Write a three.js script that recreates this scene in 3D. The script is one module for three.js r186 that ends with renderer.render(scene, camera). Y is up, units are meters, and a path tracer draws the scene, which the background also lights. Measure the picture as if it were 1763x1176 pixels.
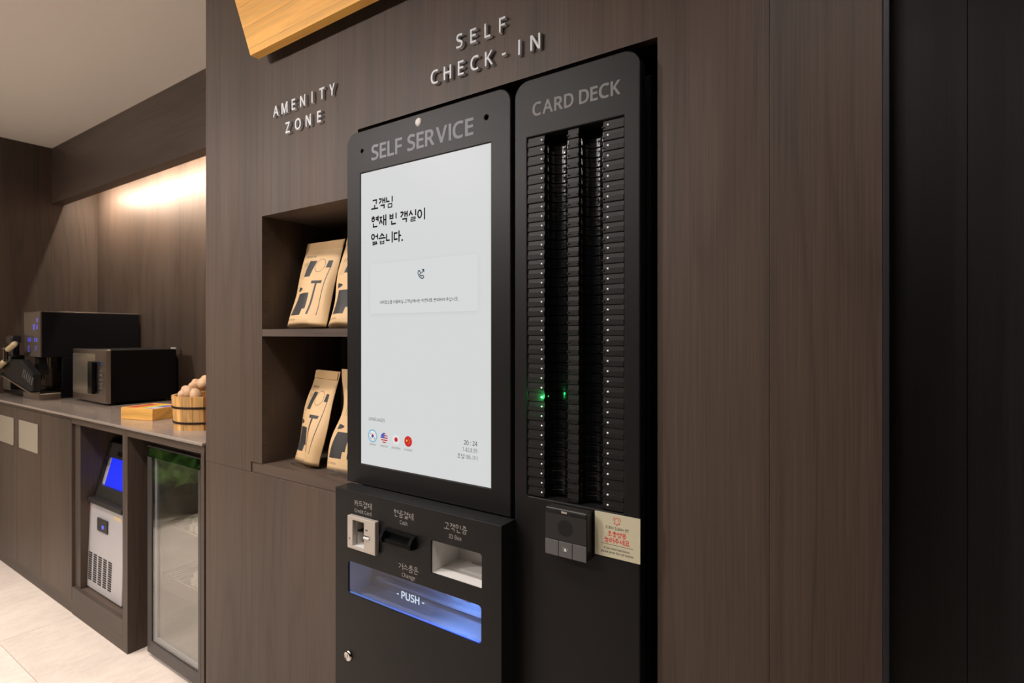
import * as THREE from 'three';
import { RoundedBoxGeometry } from 'three/addons/geometries/RoundedBoxGeometry.js';
import { FontLoader } from 'three/addons/loaders/FontLoader.js';
import { mergeGeometries } from 'three/addons/utils/BufferGeometryUtils.js';
import { RectAreaLightUniformsLib } from 'three/addons/lights/RectAreaLightUniformsLib.js';

// ---------------------------------------------------------------- camera, light levels, exposure
const scene = new THREE.Scene();
scene.background = new THREE.Color(0x000000);
const CAM_Y = 1.27, YAW = 34.0365, F = 950;                       // metres, degrees left of straight ahead, pixels
const camera = new THREE.PerspectiveCamera(2 * Math.atan(588 / F) * 180 / Math.PI, 1763 / 1176, 0.02, 40);
camera.position.set(0, CAM_Y, 0);
camera.rotation.set(0, YAW * Math.PI / 180, 0);
camera.setViewOffset(1763, 1176, 0, 12, 1763, 1176);               // a little lens shift: the horizon lies 12 pixels above centre
camera.focus = 1.25; camera.userData.fStop = 5.6;
const renderer = new THREE.WebGLRenderer({ antialias: true });
renderer.toneMapping = THREE.LinearToneMapping;
renderer.toneMappingExposure = 1.0;
renderer.shadowMap.enabled = true;
RectAreaLightUniformsLib.init();
const WARM = 0xfff6f1, COVE = 0xffe9d2;
const DOWN = 13.4;                                                  // candela scale of the ceiling downlights
// x, z, strength, half angle, softness and aim (offset from the lamp) of the recessed lamps in the lobby ceiling; the last one is added to lift the ceiling by floor bounce
const NEAR = [.85, .7, 0, -2, -.45], TIGHT = [.8, .7, 0, -2, 0];
const DOWNLIGHTS = [[-3.5, -.15, .75, ...TIGHT], [-2.35, -.15, .65, ...TIGHT], [-1.7, -.15, .7, ...NEAR], [-.95, -.15, .34, ...NEAR], [-.1, -.15, .29, ...NEAR],
  [-3.7, 1.1, 1.3, .8, .8, .5, -1.2, -2.2], [-2.4, 1.0, 1.3, .7, .9, 1.0, -1.1, -1.95], [-1.5, 1.1, .35, .6, .9, .7, -1.0, -2.05], [-3.4, .95, 2.9, .95, .7, 0, -2, 0]];
const COVE_POWER = 330;

// ---------------------------------------------------------------- small helpers
let seed = 20240;
const rnd = () => { seed |= 0; seed = seed + 0x6D2B79F5 | 0; let t = Math.imul(seed ^ seed >>> 15, 1 | seed); t = t + Math.imul(t ^ t >>> 7, 61 | t) ^ t; return ((t ^ t >>> 14) >>> 0) / 4294967296; };
const rr = (a, b) => a + (b - a) * rnd();
const taken = {};
const numbered = (n) => { const k = taken[n] = (taken[n] ?? -1) + 1; return k ? `${n}_${String(k).padStart(3, '0')}` : n; };
function mesh(name, geo, mat, parent, x = 0, y = 0, z = 0) {
  const m = new THREE.Mesh(geo, mat); m.position.set(x, y, z);
  m.name = parent ? name : numbered(name); (parent ?? scene).add(m); return m;
}
function thing(name, label, category, [x, y, z] = [0, 0, 0], turn = 0, group) {
  const o = new THREE.Group(); o.name = numbered(name); o.position.set(x, y, z); o.rotation.y = turn;
  o.userData = { label, category }; if (group) o.userData.group = group; scene.add(o); return o;
}
function tag(o, label, category, group) { o.userData = { ...o.userData, label, category }; if (group) o.userData.group = group; return o; }
function struct(name, label) { const o = new THREE.Group(); o.name = name; o.userData = { kind: 'structure', label }; scene.add(o); return o; }
// a box with uv in metres, upright grain (v along y); flat = grain along x on top and front
function box(w, h, d, grain = 'y') {
  const g = new THREE.BoxGeometry(w, h, d), p = g.attributes.position, n = g.attributes.normal, uv = g.attributes.uv;
  const ox = rr(0, 3), oy = rr(0, 3);
  for (let i = 0; i < p.count; i++) {
    const x = p.getX(i), y = p.getY(i), z = p.getZ(i), ax = Math.abs(n.getX(i)), ay = Math.abs(n.getY(i));
    let u, v; if (ax > .5) { u = z; v = y; } else if (ay > .5) { u = x; v = z; } else { u = x; v = y; }
    if (grain === 'x') { if (ax > .5) [u, v] = [y, z]; else if (ay > .5) [u, v] = [z, x]; else [u, v] = [y, x]; }
    uv.setXY(i, u + ox, v + oy);
  }
  return g;
}
// box between two corners as a mesh
function slab(name, mat, parent, x0, x1, y0, y1, z0, z1, grain) { return mesh(name, box(x1 - x0, y1 - y0, z1 - z0, grain), mat, parent, (x0 + x1) / 2, (y0 + y1) / 2, (z0 + z1) / 2); }
const rbox = (w, h, d, r = .004, s = 2) => new RoundedBoxGeometry(w, h, d, s, Math.min(r, w / 2.01, h / 2.01, d / 2.01));
function rslab(name, mat, parent, x0, x1, y0, y1, z0, z1, r = .004) { return mesh(name, rbox(x1 - x0, y1 - y0, z1 - z0, r), mat, parent, (x0 + x1) / 2, (y0 + y1) / 2, (z0 + z1) / 2); }
function roundRect(s, x0, y0, x1, y1, r) {      // r: one radius or [bottom-left, bottom-right, top-right, top-left]
  const [a, b, c, d] = Array.isArray(r) ? r : [r, r, r, r];
  s.moveTo(x0 + a, y0); s.lineTo(x1 - b, y0); if (b) s.absarc(x1 - b, y0 + b, b, -Math.PI / 2, 0, false);
  s.lineTo(x1, y1 - c); if (c) s.absarc(x1 - c, y1 - c, c, 0, Math.PI / 2, false);
  s.lineTo(x0 + d, y1); if (d) s.absarc(x0 + d, y1 - d, d, Math.PI / 2, Math.PI, false);
  s.lineTo(x0, y0 + a); if (a) s.absarc(x0 + a, y0 + a, a, Math.PI, Math.PI * 1.5, false);
  return s;
}
const rectShape = (x0, y0, x1, y1, r = 0) => roundRect(new THREE.Shape(), x0, y0, x1, y1, r);
const rectHole = (x0, y0, x1, y1, r = 0) => roundRect(new THREE.Path(), x0, y0, x1, y1, r);
// extruded plate whose FRONT face lies at z = front; bevel rounds the front edge
function plate(shape, depth, bevel = 0) {
  const g = new THREE.ExtrudeGeometry(shape, { depth: depth - 2 * bevel, bevelEnabled: bevel > 0, bevelThickness: bevel, bevelSize: bevel, bevelOffset: -bevel, bevelSegments: 2, curveSegments: 12 });
  g.translate(0, 0, -depth + bevel); return g;
}
const tube = (pts, r, seg = 24, rs = 8) => new THREE.TubeGeometry(new THREE.CatmullRomCurve3(pts.map((p) => new THREE.Vector3(...p))), seg, r, rs);
function merged(list) { return mergeGeometries(list.map((g) => { const q = g.index ? g.toNonIndexed() : g; for (const k of Object.keys(q.attributes)) if (!['position', 'normal', 'uv'].includes(k)) q.deleteAttribute(k); return q; })); }

// ---------------------------------------------------------------- procedural textures
function noise1(n, s) { const a = new Float32Array(n); let k = s >>> 0; for (let i = 0; i < n; i++) { k = (Math.imul(k, 1664525) + 1013904223) >>> 0; a[i] = k / 4294967296; } return a; }
function vnoise(w, h, s) {         // tileable value noise lattice sampler
  const a = noise1(w * h, s);
  return (x, y) => {
    const xi = Math.floor(x), yi = Math.floor(y), fx = x - xi, fy = y - yi, sx = fx * fx * (3 - 2 * fx), sy = fy * fy * (3 - 2 * fy);
    const x0 = ((xi % w) + w) % w, x1 = (x0 + 1) % w, y0 = ((yi % h) + h) % h, y1 = (y0 + 1) % h;
    const p = a[y0 * w + x0], q = a[y0 * w + x1], r = a[y1 * w + x0], t = a[y1 * w + x1];
    return (p + (q - p) * sx) + ((r + (t - r) * sx) - (p + (q - p) * sx)) * sy;
  };
}
function dataTex(w, h, fn, srgb = true) {
  const d = new Uint8Array(w * h * 4), c = [0, 0, 0];
  for (let y = 0; y < h; y++) for (let x = 0; x < w; x++) { fn(x, y, c); const i = (y * w + x) * 4; d[i] = c[0]; d[i + 1] = c[1]; d[i + 2] = c[2]; d[i + 3] = 255; }
  const t = new THREE.DataTexture(d, w, h); t.wrapS = t.wrapT = THREE.RepeatWrapping; t.magFilter = THREE.LinearFilter; t.minFilter = THREE.LinearMipmapLinearFilter; t.generateMipmaps = true;
  if (srgb) t.colorSpace = THREE.SRGBColorSpace; t.needsUpdate = true; return t;
}
const clamp = (v) => v < 0 ? 0 : v > 255 ? 255 : v;
// dark wood laminate: straight upright pores, broad tone bands and a few wavy cathedral lines; [fine, broad, figure] strengths
function woodTex(w, h, base, warm, s, [fine, broad, fig]) {
  const pore = vnoise(w, 24, s), pore2 = vnoise(w >> 2, 16, s + 1), band = vnoise(9, 2, s + 2), band2 = vnoise(23, 3, s + 3), wav = vnoise(6, 5, s + 4), line = vnoise(40, 3, s + 5);
  return dataTex(w, h, (x, y, c) => {
    const u = x / w, v = y / h;
    const bend = (wav(u * 6, v * 5) - .5) * .5;
    const f = (pore(x, v * 24) - .5) * fine + (pore2(x / 4, v * 16) - .5) * fine * .45;
    const b = (band(u * 9 + bend, v * 2) - .5) * broad + (band2(u * 23 + bend, v * 3) - .5) * broad * .7;
    const l = Math.pow(1 - Math.abs(2 * line(u * 40 + bend * 3, v * 3) - 1), 6) * fig;
    const k = 1 + f + b - l, r = (band2(u * 23 + 7 + bend, v * 3) - .5) * warm;
    c[0] = clamp(base[0] * (k + r)); c[1] = clamp(base[1] * k); c[2] = clamp(base[2] * (k - r));
  });
}
const TWALNUT = woodTex(2048, 2048, [84, 71, 62], .05, 11, [.15, .16, .10]);
TWALNUT.repeat.set(1 / 1.5, 1 / 2.7);
const TSHADEWOOD = woodTex(1024, 1024, [24, 22, 23], .02, 31, [.5, .25, .1]);  // wood tone darkened to near black, standing in for shade
TSHADEWOOD.repeat.set(1 / .8, 1 / 2.4);
const TCEDAR = woodTex(512, 512, [214, 164, 98], .08, 51, [.10, .24, .12]);
TCEDAR.repeat.set(1 / .22, 1 / .5);
const TBAMBOO = woodTex(1024, 512, [240, 180, 92], .04, 71, [.10, .16, .04]);
TBAMBOO.repeat.set(1 / .35, 1 / .8);
const pn1 = vnoise(64, 64, 91), pn2 = vnoise(256, 256, 92), pn3 = vnoise(8, 8, 93);
const TSTONE = dataTex(1024, 1024, (x, y, c) => {
  const u = x / 1024, v = y / 1024, k = 1 + (pn3(u * 8, v * 8) - .5) * .06 + (pn1(u * 64, v * 64 * .5) - .5) * .05 + (pn2(u * 256, v * 256) - .5) * .04;
  c[0] = clamp(216 * k); c[1] = clamp(203 * k); c[2] = clamp(190 * k);
});
TSTONE.repeat.set(1 / 1.2, 1 / 1.2);
const TSPECK = dataTex(512, 512, (x, y, c) => { const k = 1 + (pn2(x / 2, y / 2) - .5) * .10 + (pn1(x / 8, y / 8) - .5) * .05; c[0] = clamp(150 * k); c[1] = clamp(138 * k); c[2] = clamp(128 * k); });
TSPECK.repeat.set(1 / .4, 1 / .4);
const TGRAIN = dataTex(512, 512, (x, y, c) => { const k = 128 + (pn2(x / 2, y / 2) - .5) * 120 + (pn1(x / 8, y / 8) - .5) * 40; c[0] = c[1] = c[2] = clamp(k); }, false);
TGRAIN.repeat.set(1 / .12, 1 / .12);

function canvasTex(w, h, draw) {
  const c = document.createElement('canvas'); c.width = w; c.height = h; draw(c.getContext('2d'), w, h);
  const t = new THREE.CanvasTexture(c); t.colorSpace = THREE.SRGBColorSpace; t.magFilter = THREE.LinearFilter; t.anisotropy = 8; return t;
}

// ---------------------------------------------------------------- materials
const std = (o) => new THREE.MeshStandardMaterial(o), phys = (o) => new THREE.MeshPhysicalMaterial(o);
const M = {
  walnut: phys({ map: TWALNUT, roughness: .48, specularIntensity: .55 }),
  walnutShelf: phys({ map: TWALNUT, roughness: .5, specularIntensity: .55 }),
  shadeWood: std({ map: TSHADEWOOD, roughness: .5 }),
  floor: std({ map: TSTONE, roughness: .5 }),
  grout: std({ color: 0x8f8578, roughness: .9 }),
  ceiling: std({ color: 0xf7f1ea, roughness: .95 }),
  plaster: std({ color: 0xd8cab4, roughness: .9 }),
  stoneTop: std({ map: TSPECK, roughness: .16 }),
  black: std({ color: 0x0a0a0b, roughness: .6 }),
  recess: phys({ color: 0x050505, roughness: .7, specularIntensity: .25 }),
  kiosk: phys({ color: 0x171616, specularIntensity: .5, roughness: .45, bumpMap: TGRAIN, bumpScale: .00008 }),
  kioskDark: std({ color: 0x0c0c0d, roughness: .55 }),
  print: std({ color: 0x83868d, roughness: .6 }),
  printWarm: std({ color: 0x7a7876, roughness: .6 }),
  letter: std({ color: 0xdde1e6, roughness: .45 }),
  gloss: std({ color: 0x090a0b, roughness: .22 }),
  strip: phys({ color: 0x141211, roughness: .5, specularIntensity: .7 }),
  ledWhite: std({ color: 0xe8e8e2, roughness: .4, emissive: 0xffffff, emissiveIntensity: .32 }),
  ledGreen: std({ color: 0x20ff70, roughness: .4, emissive: new THREE.Color(1.2, 12, 5), emissiveIntensity: 1 }),
  steel: std({ color: 0xb9b2aa, metalness: 1, roughness: .28 }),
  steelBrushed: std({ color: 0xa89f97, metalness: 1, roughness: .36 }),
  chrome: std({ color: 0xd8d6d3, metalness: 1, roughness: .12 }),
  silver: std({ color: 0xc4bcb2, metalness: .45, roughness: .42 }),
  whitePlastic: std({ color: 0xdcdad6, roughness: .45 }),
  iceBody: std({ color: 0xb7b4b5, roughness: .4, metalness: .15 }),
  hood: std({ color: 0x2a2725, roughness: .4 }),
  greyButton: std({ color: 0x5c5b5b, roughness: .5 }),
  grey: std({ color: 0x747985, roughness: .35 }),
  kraftSeal: std({ color: 0xc4a070, roughness: .75 }),
  cedar: std({ map: TCEDAR, roughness: .55 }),
  bamboo: std({ map: TBAMBOO, roughness: .5 }),
  copper: std({ color: 0x2c1a12, metalness: .5, roughness: .45 }),
  cream: std({ color: 0xd8c39c, roughness: .5 }),
  hatch: std({ color: 0xa09584, roughness: .55 }),
  acrylic: phys({ color: 0xffffff, transmission: 1, thickness: 0, roughness: .02, ior: 1.49 }),
  flap: phys({ color: 0xd5e2ff, transmission: 1, thickness: 0, roughness: .02, ior: 1.5 }),
  fridgeGlass: phys({ color: 0xe4e4df, transmission: 1, thickness: 0, roughness: .015, ior: 2.33 }),
  mirror: std({ color: 0xa79f96, metalness: 1, roughness: .06 }),
  leaf: phys({ color: 0x8cbc5c, roughness: .6, transmission: .3, thickness: 0 }),
  soil: std({ color: 0x2b1f17, roughness: .95 }),
};
const emit = (r, g, b, k = 1) => std({ color: 0x111111, roughness: .4, emissive: new THREE.Color(r, g, b), emissiveIntensity: k });

// ---------------------------------------------------------------- print: a small stroke alphabet for the Korean lettering
const JL = 'ㄱㄲㄴㄷㄸㄹㅁㅂㅃㅅㅆㅇㅈㅉㅊㅋㅌㅍㅎ', JV = 'ㅏㅐㅑㅒㅓㅔㅕㅖㅗㅘㅙㅚㅛㅜㅝㅞㅟㅠㅡㅢㅣ', JT = ' ㄱㄲㄳㄴㄵㄶㄷㄹㄺㄻㄼㄽㄾㄿㅀㅁㅂㅄㅅㅆㅇㅈㅊㅋㅌㅍㅎ';
const STROKES = {
  'ㄱ': ['M.05 .1L.9 .1', 'C.9 .1 .88 .6 .12 .97'], 'ㄱh': ['M.08 .1L.9 .1L.86 .98'], 'ㄴ': ['M.1 .04L.1 .9L.95 .9'], 'ㄷ': ['M.95 .1L.1 .1L.1 .9L.97 .9'],
  'ㄹ': ['M.08 .06L.9 .06L.9 .48L.1 .48L.1 .94L.96 .94'], 'ㅁ': ['M.1 .08L.9 .08L.9 .94L.1 .94L.1 .08'], 'ㅂ': ['M.1 .03L.1 .94L.9 .94L.9 .03', 'M.1 .45L.9 .45'],
  'ㅅ': ['M.5 .04L.46 .4L.04 .96', 'M.48 .36L.96 .94'], 'ㅇ': ['O.5 .5 .43 .46'], 'ㅈ': ['M.06 .1L.92 .1', 'M.5 .1L.46 .45L.04 .96', 'M.48 .42L.96 .94'],
  'ㅊ': ['M.36 -.02L.64 -.02', 'M.06 .24L.94 .24', 'M.5 .24L.46 .52L.04 .98', 'M.48 .5L.96 .96'], 'ㅋ': ['M.05 .08L.9 .08', 'C.9 .08 .88 .6 .12 .97', 'M.08 .48L.86 .46'],
  'ㅌ': ['M.95 .08L.1 .08L.1 .92L.97 .92', 'M.1 .5L.9 .5'], 'ㅍ': ['M.04 .1L.96 .1', 'M.02 .92L.98 .92', 'M.3 .1L.3 .92', 'M.7 .1L.7 .92'], 'ㅎ': ['M.34 .02L.66 .02', 'M.04 .24L.96 .24', 'O.5 .68 .34 .28'],
};
const halves = (a, b) => [[a, 0, .46], [b, .54, .46]];
const PAIRS = { 'ㄲ': halves('ㄱ', 'ㄱ'), 'ㄸ': halves('ㄷ', 'ㄷ'), 'ㅃ': halves('ㅂ', 'ㅂ'), 'ㅆ': halves('ㅅ', 'ㅅ'), 'ㅉ': halves('ㅈ', 'ㅈ'), 'ㅄ': halves('ㅂ', 'ㅅ') };
const VERT = { 'ㅏ': ['M.3 0L.3 1', 'M.3 .46L.95 .46'], 'ㅐ': ['M.15 .02L.15 .96', 'M.8 0L.8 1', 'M.15 .46L.8 .46'], 'ㅑ': ['M.3 0L.3 1', 'M.3 .3L.95 .3', 'M.3 .62L.95 .62'], 'ㅓ': ['M.8 0L.8 1', 'M.8 .45L.05 .45'],
  'ㅔ': ['M.4 .02L.4 .96', 'M.9 0L.9 1', 'M.4 .45L-.05 .45'], 'ㅕ': ['M.8 0L.8 1', 'M.8 .3L.05 .3', 'M.8 .62L.05 .62'], 'ㅖ': ['M.4 .02L.4 .96', 'M.9 0L.9 1', 'M.4 .32L-.05 .32', 'M.4 .6L-.05 .6'], 'ㅣ': ['M.62 0L.62 1'] };
const HORZ = { 'ㅗ': ['M0 .9L1 .9', 'M.5 .9L.5 .05'], 'ㅛ': ['M0 .9L1 .9', 'M.33 .9L.33 .05', 'M.67 .9L.67 .05'], 'ㅜ': ['M0 .1L1 .1', 'M.5 .1L.5 .98'], 'ㅠ': ['M0 .1L1 .1', 'M.33 .1L.33 .98', 'M.67 .1L.67 .98'], 'ㅡ': ['M0 .5L1 .5'] };
function strokesIn(g, list, bx, by, bw, bh) {
  for (const s of list) {
    g.beginPath();
    const n = s.slice(1).split(/[ML ]+|(?<=\d)(?=-)/).filter((t) => t !== '').map(Number), X = (v) => bx + v * bw, Y = (v) => by + v * bh;
    if (s[0] === 'O') g.ellipse(X(n[0]), Y(n[1]), n[2] * bw, n[3] * bh, 0, 0, 7);
    else if (s[0] === 'C') { g.moveTo(X(n[0]), Y(n[1])); g.quadraticCurveTo(X(n[2]), Y(n[3]), X(n[4]), Y(n[5])); }
    else for (let i = 0; i < n.length; i += 2) i ? g.lineTo(X(n[i]), Y(n[i + 1])) : g.moveTo(X(n[0]), Y(n[1]));
    g.stroke();
  }
}
function jamo(g, ch, bx, by, bw, bh) {
  if (PAIRS[ch]) return PAIRS[ch].forEach(([c, o, w]) => jamo(g, c, bx + o * bw, by, w * bw, bh));
  const lw = g.lineWidth; if ('ㄹㅂㅁㅌㅍㅎ'.includes(ch)) g.lineWidth = Math.min(lw, bh * .27); strokesIn(g, STROKES[ch], bx, by, bw, bh); g.lineWidth = lw;
}
// text drawn with its body's top-left corner at x, y; em = size of a syllable; returns its width
function korean(g, text, x, y, em, { weight = .09, color = '#111', align = 'left', wide = 1 } = {}) {
  const adv = (c) => c === ' ' ? .26 : c >= '가' && c <= '힣' ? .94 : .3;
  const w = [...text].reduce((a, c) => a + adv(c) * em * wide, 0);
  let px = align === 'right' ? x - w : align === 'center' ? x - w / 2 : x;
  g.strokeStyle = g.fillStyle = color; g.lineWidth = weight * em; g.lineCap = 'butt'; g.lineJoin = 'miter';
  for (const c of text) {
    if (c >= '가' && c <= '힣') {
      const k = c.charCodeAt(0) - 0xAC00, L = JL[Math.floor(k / 588)], V = JV[Math.floor(k % 588 / 28)], T = JT[k % 28], fin = T !== ' ';
      const B = (a, b, cc, d) => [px + a * em * wide * .95, y + b * em, cc * em * wide * .95, d * em];
      const dbl = 'ㅐㅔㅖ'.includes(V);
      if (HORZ[V]) {
        jamo(g, L === 'ㄱ' && !fin ? 'ㄱh' in STROKES ? 'ㄱh' : 'ㄱ' : L, ...(fin ? B(.22, .03, .56, .3) : B(.18, .06, .62, V === 'ㅜ' || V === 'ㅠ' ? .38 : .42)));
        strokesIn(g, HORZ[V], ...(fin ? B(.04, .37, .92, .2) : V === 'ㅜ' || V === 'ㅠ' ? B(.03, .52, .94, .44) : V === 'ㅡ' ? B(.03, .5, .94, .36) : B(.03, .5, .94, .38)));
        if (fin) jamo(g, T === 'ㄱ' ? 'ㄱh' : T, ...B(.2, .66, .6, .32));
      } else if (V === 'ㅢ') {
        jamo(g, L, ...B(.1, .08, .46, .42)); strokesIn(g, ['M0 .72L.66 .7', 'M.86 .02L.86 1'], ...B(.02, 0, .98, .98));
      } else {
        jamo(g, L, ...(fin ? B(.06, .04, dbl ? .38 : .44, .44) : B(.05, .14, dbl ? .4 : .48, .66)));
        strokesIn(g, VERT[V], ...(fin ? B(dbl ? .54 : .58, .02, .4, .5) : B(dbl ? .54 : .58, .02, .4, .96)));
        if (fin) jamo(g, T === 'ㄱ' ? 'ㄱh' : T, ...B(.24, .64, .6, .34));
      }
    } else if (c !== ' ') { g.beginPath(); g.arc(px + em * .1, y + em * .88, weight * em * .72, 0, 7); g.fill(); }
    px += adv(c) * em * wide;
  }
  return w;
}
function latin(g, text, x, base, cap, { color = '#111', align = 'left', width, bold = false } = {}) {   // cap height in px, optional width to squeeze to
  g.save(); g.font = `${bold ? 'bold ' : ''}${cap / .714}px sans-serif`; g.fillStyle = color; g.textAlign = align;
  const m = g.measureText(text).width; g.translate(x, base); if (width) g.scale(width / m, 1); g.fillText(text, 0, 0); g.restore();
}
const font = await new FontLoader().loadAsync('fonts/droid/droid_sans_regular.typeface.json');
// a letter as geometry: base line at 0, left edge at 0, cap height as given
function glyph(ch, cap, depth, bold) {
  const one = ch === 'I' || ch === '-', g = new THREE.ExtrudeGeometry(glyphShapes(ch, one ? cap : cap / E_CAP), { depth: depth - .0012, bevelEnabled: true, bevelThickness: .0012, bevelSize: bold, bevelSegments: 3, curveSegments: 8 });
  g.computeBoundingBox(); return g;
}
// one geometry of plain capitals, drawn glyph by glyph (the I as a bare stroke), bold = extra stroke width, scaled to cap height and line width
function glyphShapes(ch, cap) {
  if (ch === 'I') return [rectShape(0, 0, cap * .135, cap)];
  if (ch === '-') return [rectShape(0, cap * .36, cap * .3, cap * .48)];
  return font.generateShapes(ch, cap / .714 * .714);
}
const E_CAP = (() => { const g = new THREE.ShapeGeometry(font.generateShapes('E', 1)); g.computeBoundingBox(); return g.boundingBox.max.y; })();
function fitText(text, cap, width, depth, bold = .0009) {
  const list = []; let x = 0;
  for (const ch of text) {
    if (ch === ' ') { x += cap * .34; continue; }
    const g = new THREE.ExtrudeGeometry(glyphShapes(ch, ch === 'I' || ch === '-' ? cap : cap / E_CAP), { depth, bevelEnabled: true, bevelThickness: .0001, bevelSize: bold, bevelOffset: 0, bevelSegments: 1, curveSegments: 8 });
    g.computeBoundingBox(); g.translate(x - g.boundingBox.min.x, 0, 0); x += g.boundingBox.max.x - g.boundingBox.min.x + cap * .1; list.push(g);
  }
  const g = merged(list); g.computeBoundingBox(); g.scale(width / g.boundingBox.max.x, 1, 1); return g;
}

// ================================================================ THE SETTING
const WZ = -.95, AZ = -1.575, LX = -4.56;          // main wall plane, alcove back wall, left end wall
// ---- floor of large stone tiles
{
  const f = struct('floor', 'pale beige stone tile floor');
  slab('screed', M.grout, f, -4.7, 2.3, -.12, -.012, -1.7, 3.1);
  const variants = [0, 1, 2].map(() => box(1.1985, .012, .5985, 'y'));
  let i = 0;
  for (let x = -3.03 - 2.4; x < 2.2; x += 1.2) for (let z = -1.3 - .6; z < 3.0; z += .6) {
    if (x + 1.2 < -4.6) continue;
    mesh('tile', variants[i++ % 3], M.floor, f, x + .6, -.006, z + .3);
  }
}
// ---- ceiling
{ const c = struct('ceiling', 'plain off white ceiling'); slab('board', M.ceiling, c, -4.7, 2.3, 2.5, 2.6, -1.75, 3.1); }
// ---- main wall of dark walnut panels with a niche and the kiosk recess cut into it
const NX0 = -1.545, NX1 = -1.118, NY0 = .883, NY1 = 1.624, ND = -1.24;
{
  const w = struct('wall_back', 'dark walnut panel wall with shelf niche and kiosk recess');
  const s = rectShape(-1.869, .851, -.1515, 2.5);
  s.holes.push(rectHole(NX0, NY0, -1.13, NY1));
  const s1 = new THREE.Shape(); s1.moveTo(-1.869, .8515); s1.lineTo(-1.118, .8515);
  // upper panel outline, going round the recess which is open at its foot
  const up = new THREE.Shape();
  up.moveTo(-1.869, .8515); up.lineTo(-1.603, .8515); up.lineTo(-1.603, NY0); up.lineTo(NX0, NY0); up.lineTo(NX0, NY1); up.lineTo(-1.118, NY1); up.lineTo(-1.118, 1.795); up.lineTo(-.332, 1.795);
  up.lineTo(-.332, 0); up.lineTo(-.1512, 0); up.lineTo(-.1512, 2.5); up.lineTo(-1.869, 2.5); up.closePath();
  const g = plate(up, .02); mesh('panel', g, M.walnut, w, 0, 0, WZ);
  const lo = plate(rectShape(-1.869, 0, -1.1, .8503), .02, .0012); mesh('panel', lo, M.walnut, w, 0, 0, WZ);
  const rt = plate(rectShape(-.1503, 0, -.0022, 2.5), .0215, .0012); mesh('panel', rt, M.walnut, w, 0, 0, WZ + .0015);
  slab('sill', M.walnutShelf, w, -1.6025, -1.118, .8515, NY0 - .0005, ND, WZ - .0035, 'x');
  // niche lining
  slab('niche_side', M.walnut, w, NX0 - .02, NX0, NY0, NY1, ND, WZ - .02);
  slab('niche_back', M.walnut, w, NX0 - .02, -1.1, NY0, NY1, ND - .02, ND);
  slab('niche_top', M.walnutShelf, w, NX0 - .02, -1.118, NY1, NY1 + .02, ND, WZ - .02, 'x');
  slab('niche_side', M.walnut, w, -1.118, -1.1, NY0, NY1, ND, WZ - .0002);
  // kiosk recess lining, matt black
  slab('recess_top', M.recess, w, -1.1, -.332, 1.795, 1.83, -1.32, WZ - .02);
  slab('recess_back', M.recess, w, -1.12, -.30, 0, 1.83, -1.34, -1.32);
  slab('recess_side', M.recess, w, -.332, -.30, 0, 1.83, -1.32, WZ - .02);
  slab('recess_side', M.recess, w, -1.1, -1.09, 0, .8503, -1.32, WZ - .021);
  // body of the wall behind its panels
  slab('core', M.recess, w, -1.868, -1.6, 0, 2.5, -1.7, WZ - .021);
  slab('core', M.recess, w, -.30, .0, 0, 2.5, -1.7, WZ - .021);
  slab('core', M.recess, w, -1.6, -.30, 1.84, 2.5, -1.4, WZ - .021);
}
// ---- right of the panels: corner trim and a set-back wood wall, its shade put into a near black colour
{
  const t = struct('trim_1', 'slim dark corner trim at the end of the walnut wall');
  rslab('edge', std({ color: 0x2c2d33, roughness: .45, metalness: .3 }), t, -.0018, .0058, 0, 2.5, WZ - .03, WZ + .004, .001);
  const w = struct('wall_right', 'wood panel wall beside the walnut panels, shade put into its near black colour');
  slab('panel', M.shadeWood, w, .006, .1015, 0, 2.5, -1.08, -1.06);
  slab('panel', M.shadeWood, w, .1025, 1.0, 0, 2.5, -1.08, -1.06);
  slab('panel', M.shadeWood, w, 1.001, 2.2, 0, 2.5, -1.08, -1.06);
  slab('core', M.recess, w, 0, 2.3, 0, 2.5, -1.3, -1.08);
  slab('side_wall', M.shadeWood, w, 2.2, 2.3, 0, 2.5, -1.06, 3.1);
}
// ---- alcove with soffit, left end wall and the far walls of the lobby
{
  const a = struct('wall_alcove', 'walnut back wall of the counter alcove');
  const g = (x0, x1) => slab('panel', M.walnut, a, x0, x1, 0, 2.5, AZ - .03, AZ);
  g(LX, -3.4005); g(-3.3995, -2.25); g(-2.249, -1.9);
  slab('side', M.walnut, a, -1.9, -1.8695, 0, 2.5, AZ - .03, WZ - .021);
  const e = struct('wall_left', 'dark walnut end wall at the far left');
  slab('panel', M.walnut, e, LX - .05, LX, 0, 2.5, -1.7, -1.0);
  slab('panel', M.walnut, e, LX - .05, LX, 0, 2.5, -.46, 3.1);
  slab('lintel', M.walnut, e, LX - .05, LX, 2.15, 2.5, -1.0, -.46);
  const d = struct('door_1', 'cream door in the left end wall');
  slab('leaf', M.plaster, d, LX - .05, LX - .01, 0, 2.15, -.98, -.48);
  slab('jamb', M.walnut, d, LX - .05, LX, 0, 2.15, -1.0, -.98); slab('jamb', M.walnut, d, LX - .05, LX, 0, 2.15, -.48, -.46);
  const s = struct('trim_2', 'walnut soffit above the counter alcove');
  slab('fascia', M.walnut, s, LX, -1.9, 2.135, 2.5, -1.384, -1.32, 'x');
  const f = struct('wall_front', 'dark walnut wall across the lobby');
  slab('panel', M.walnut, f, -4.7, 2.3, 0, 2.5, 3.0, 3.1);
}
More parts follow.
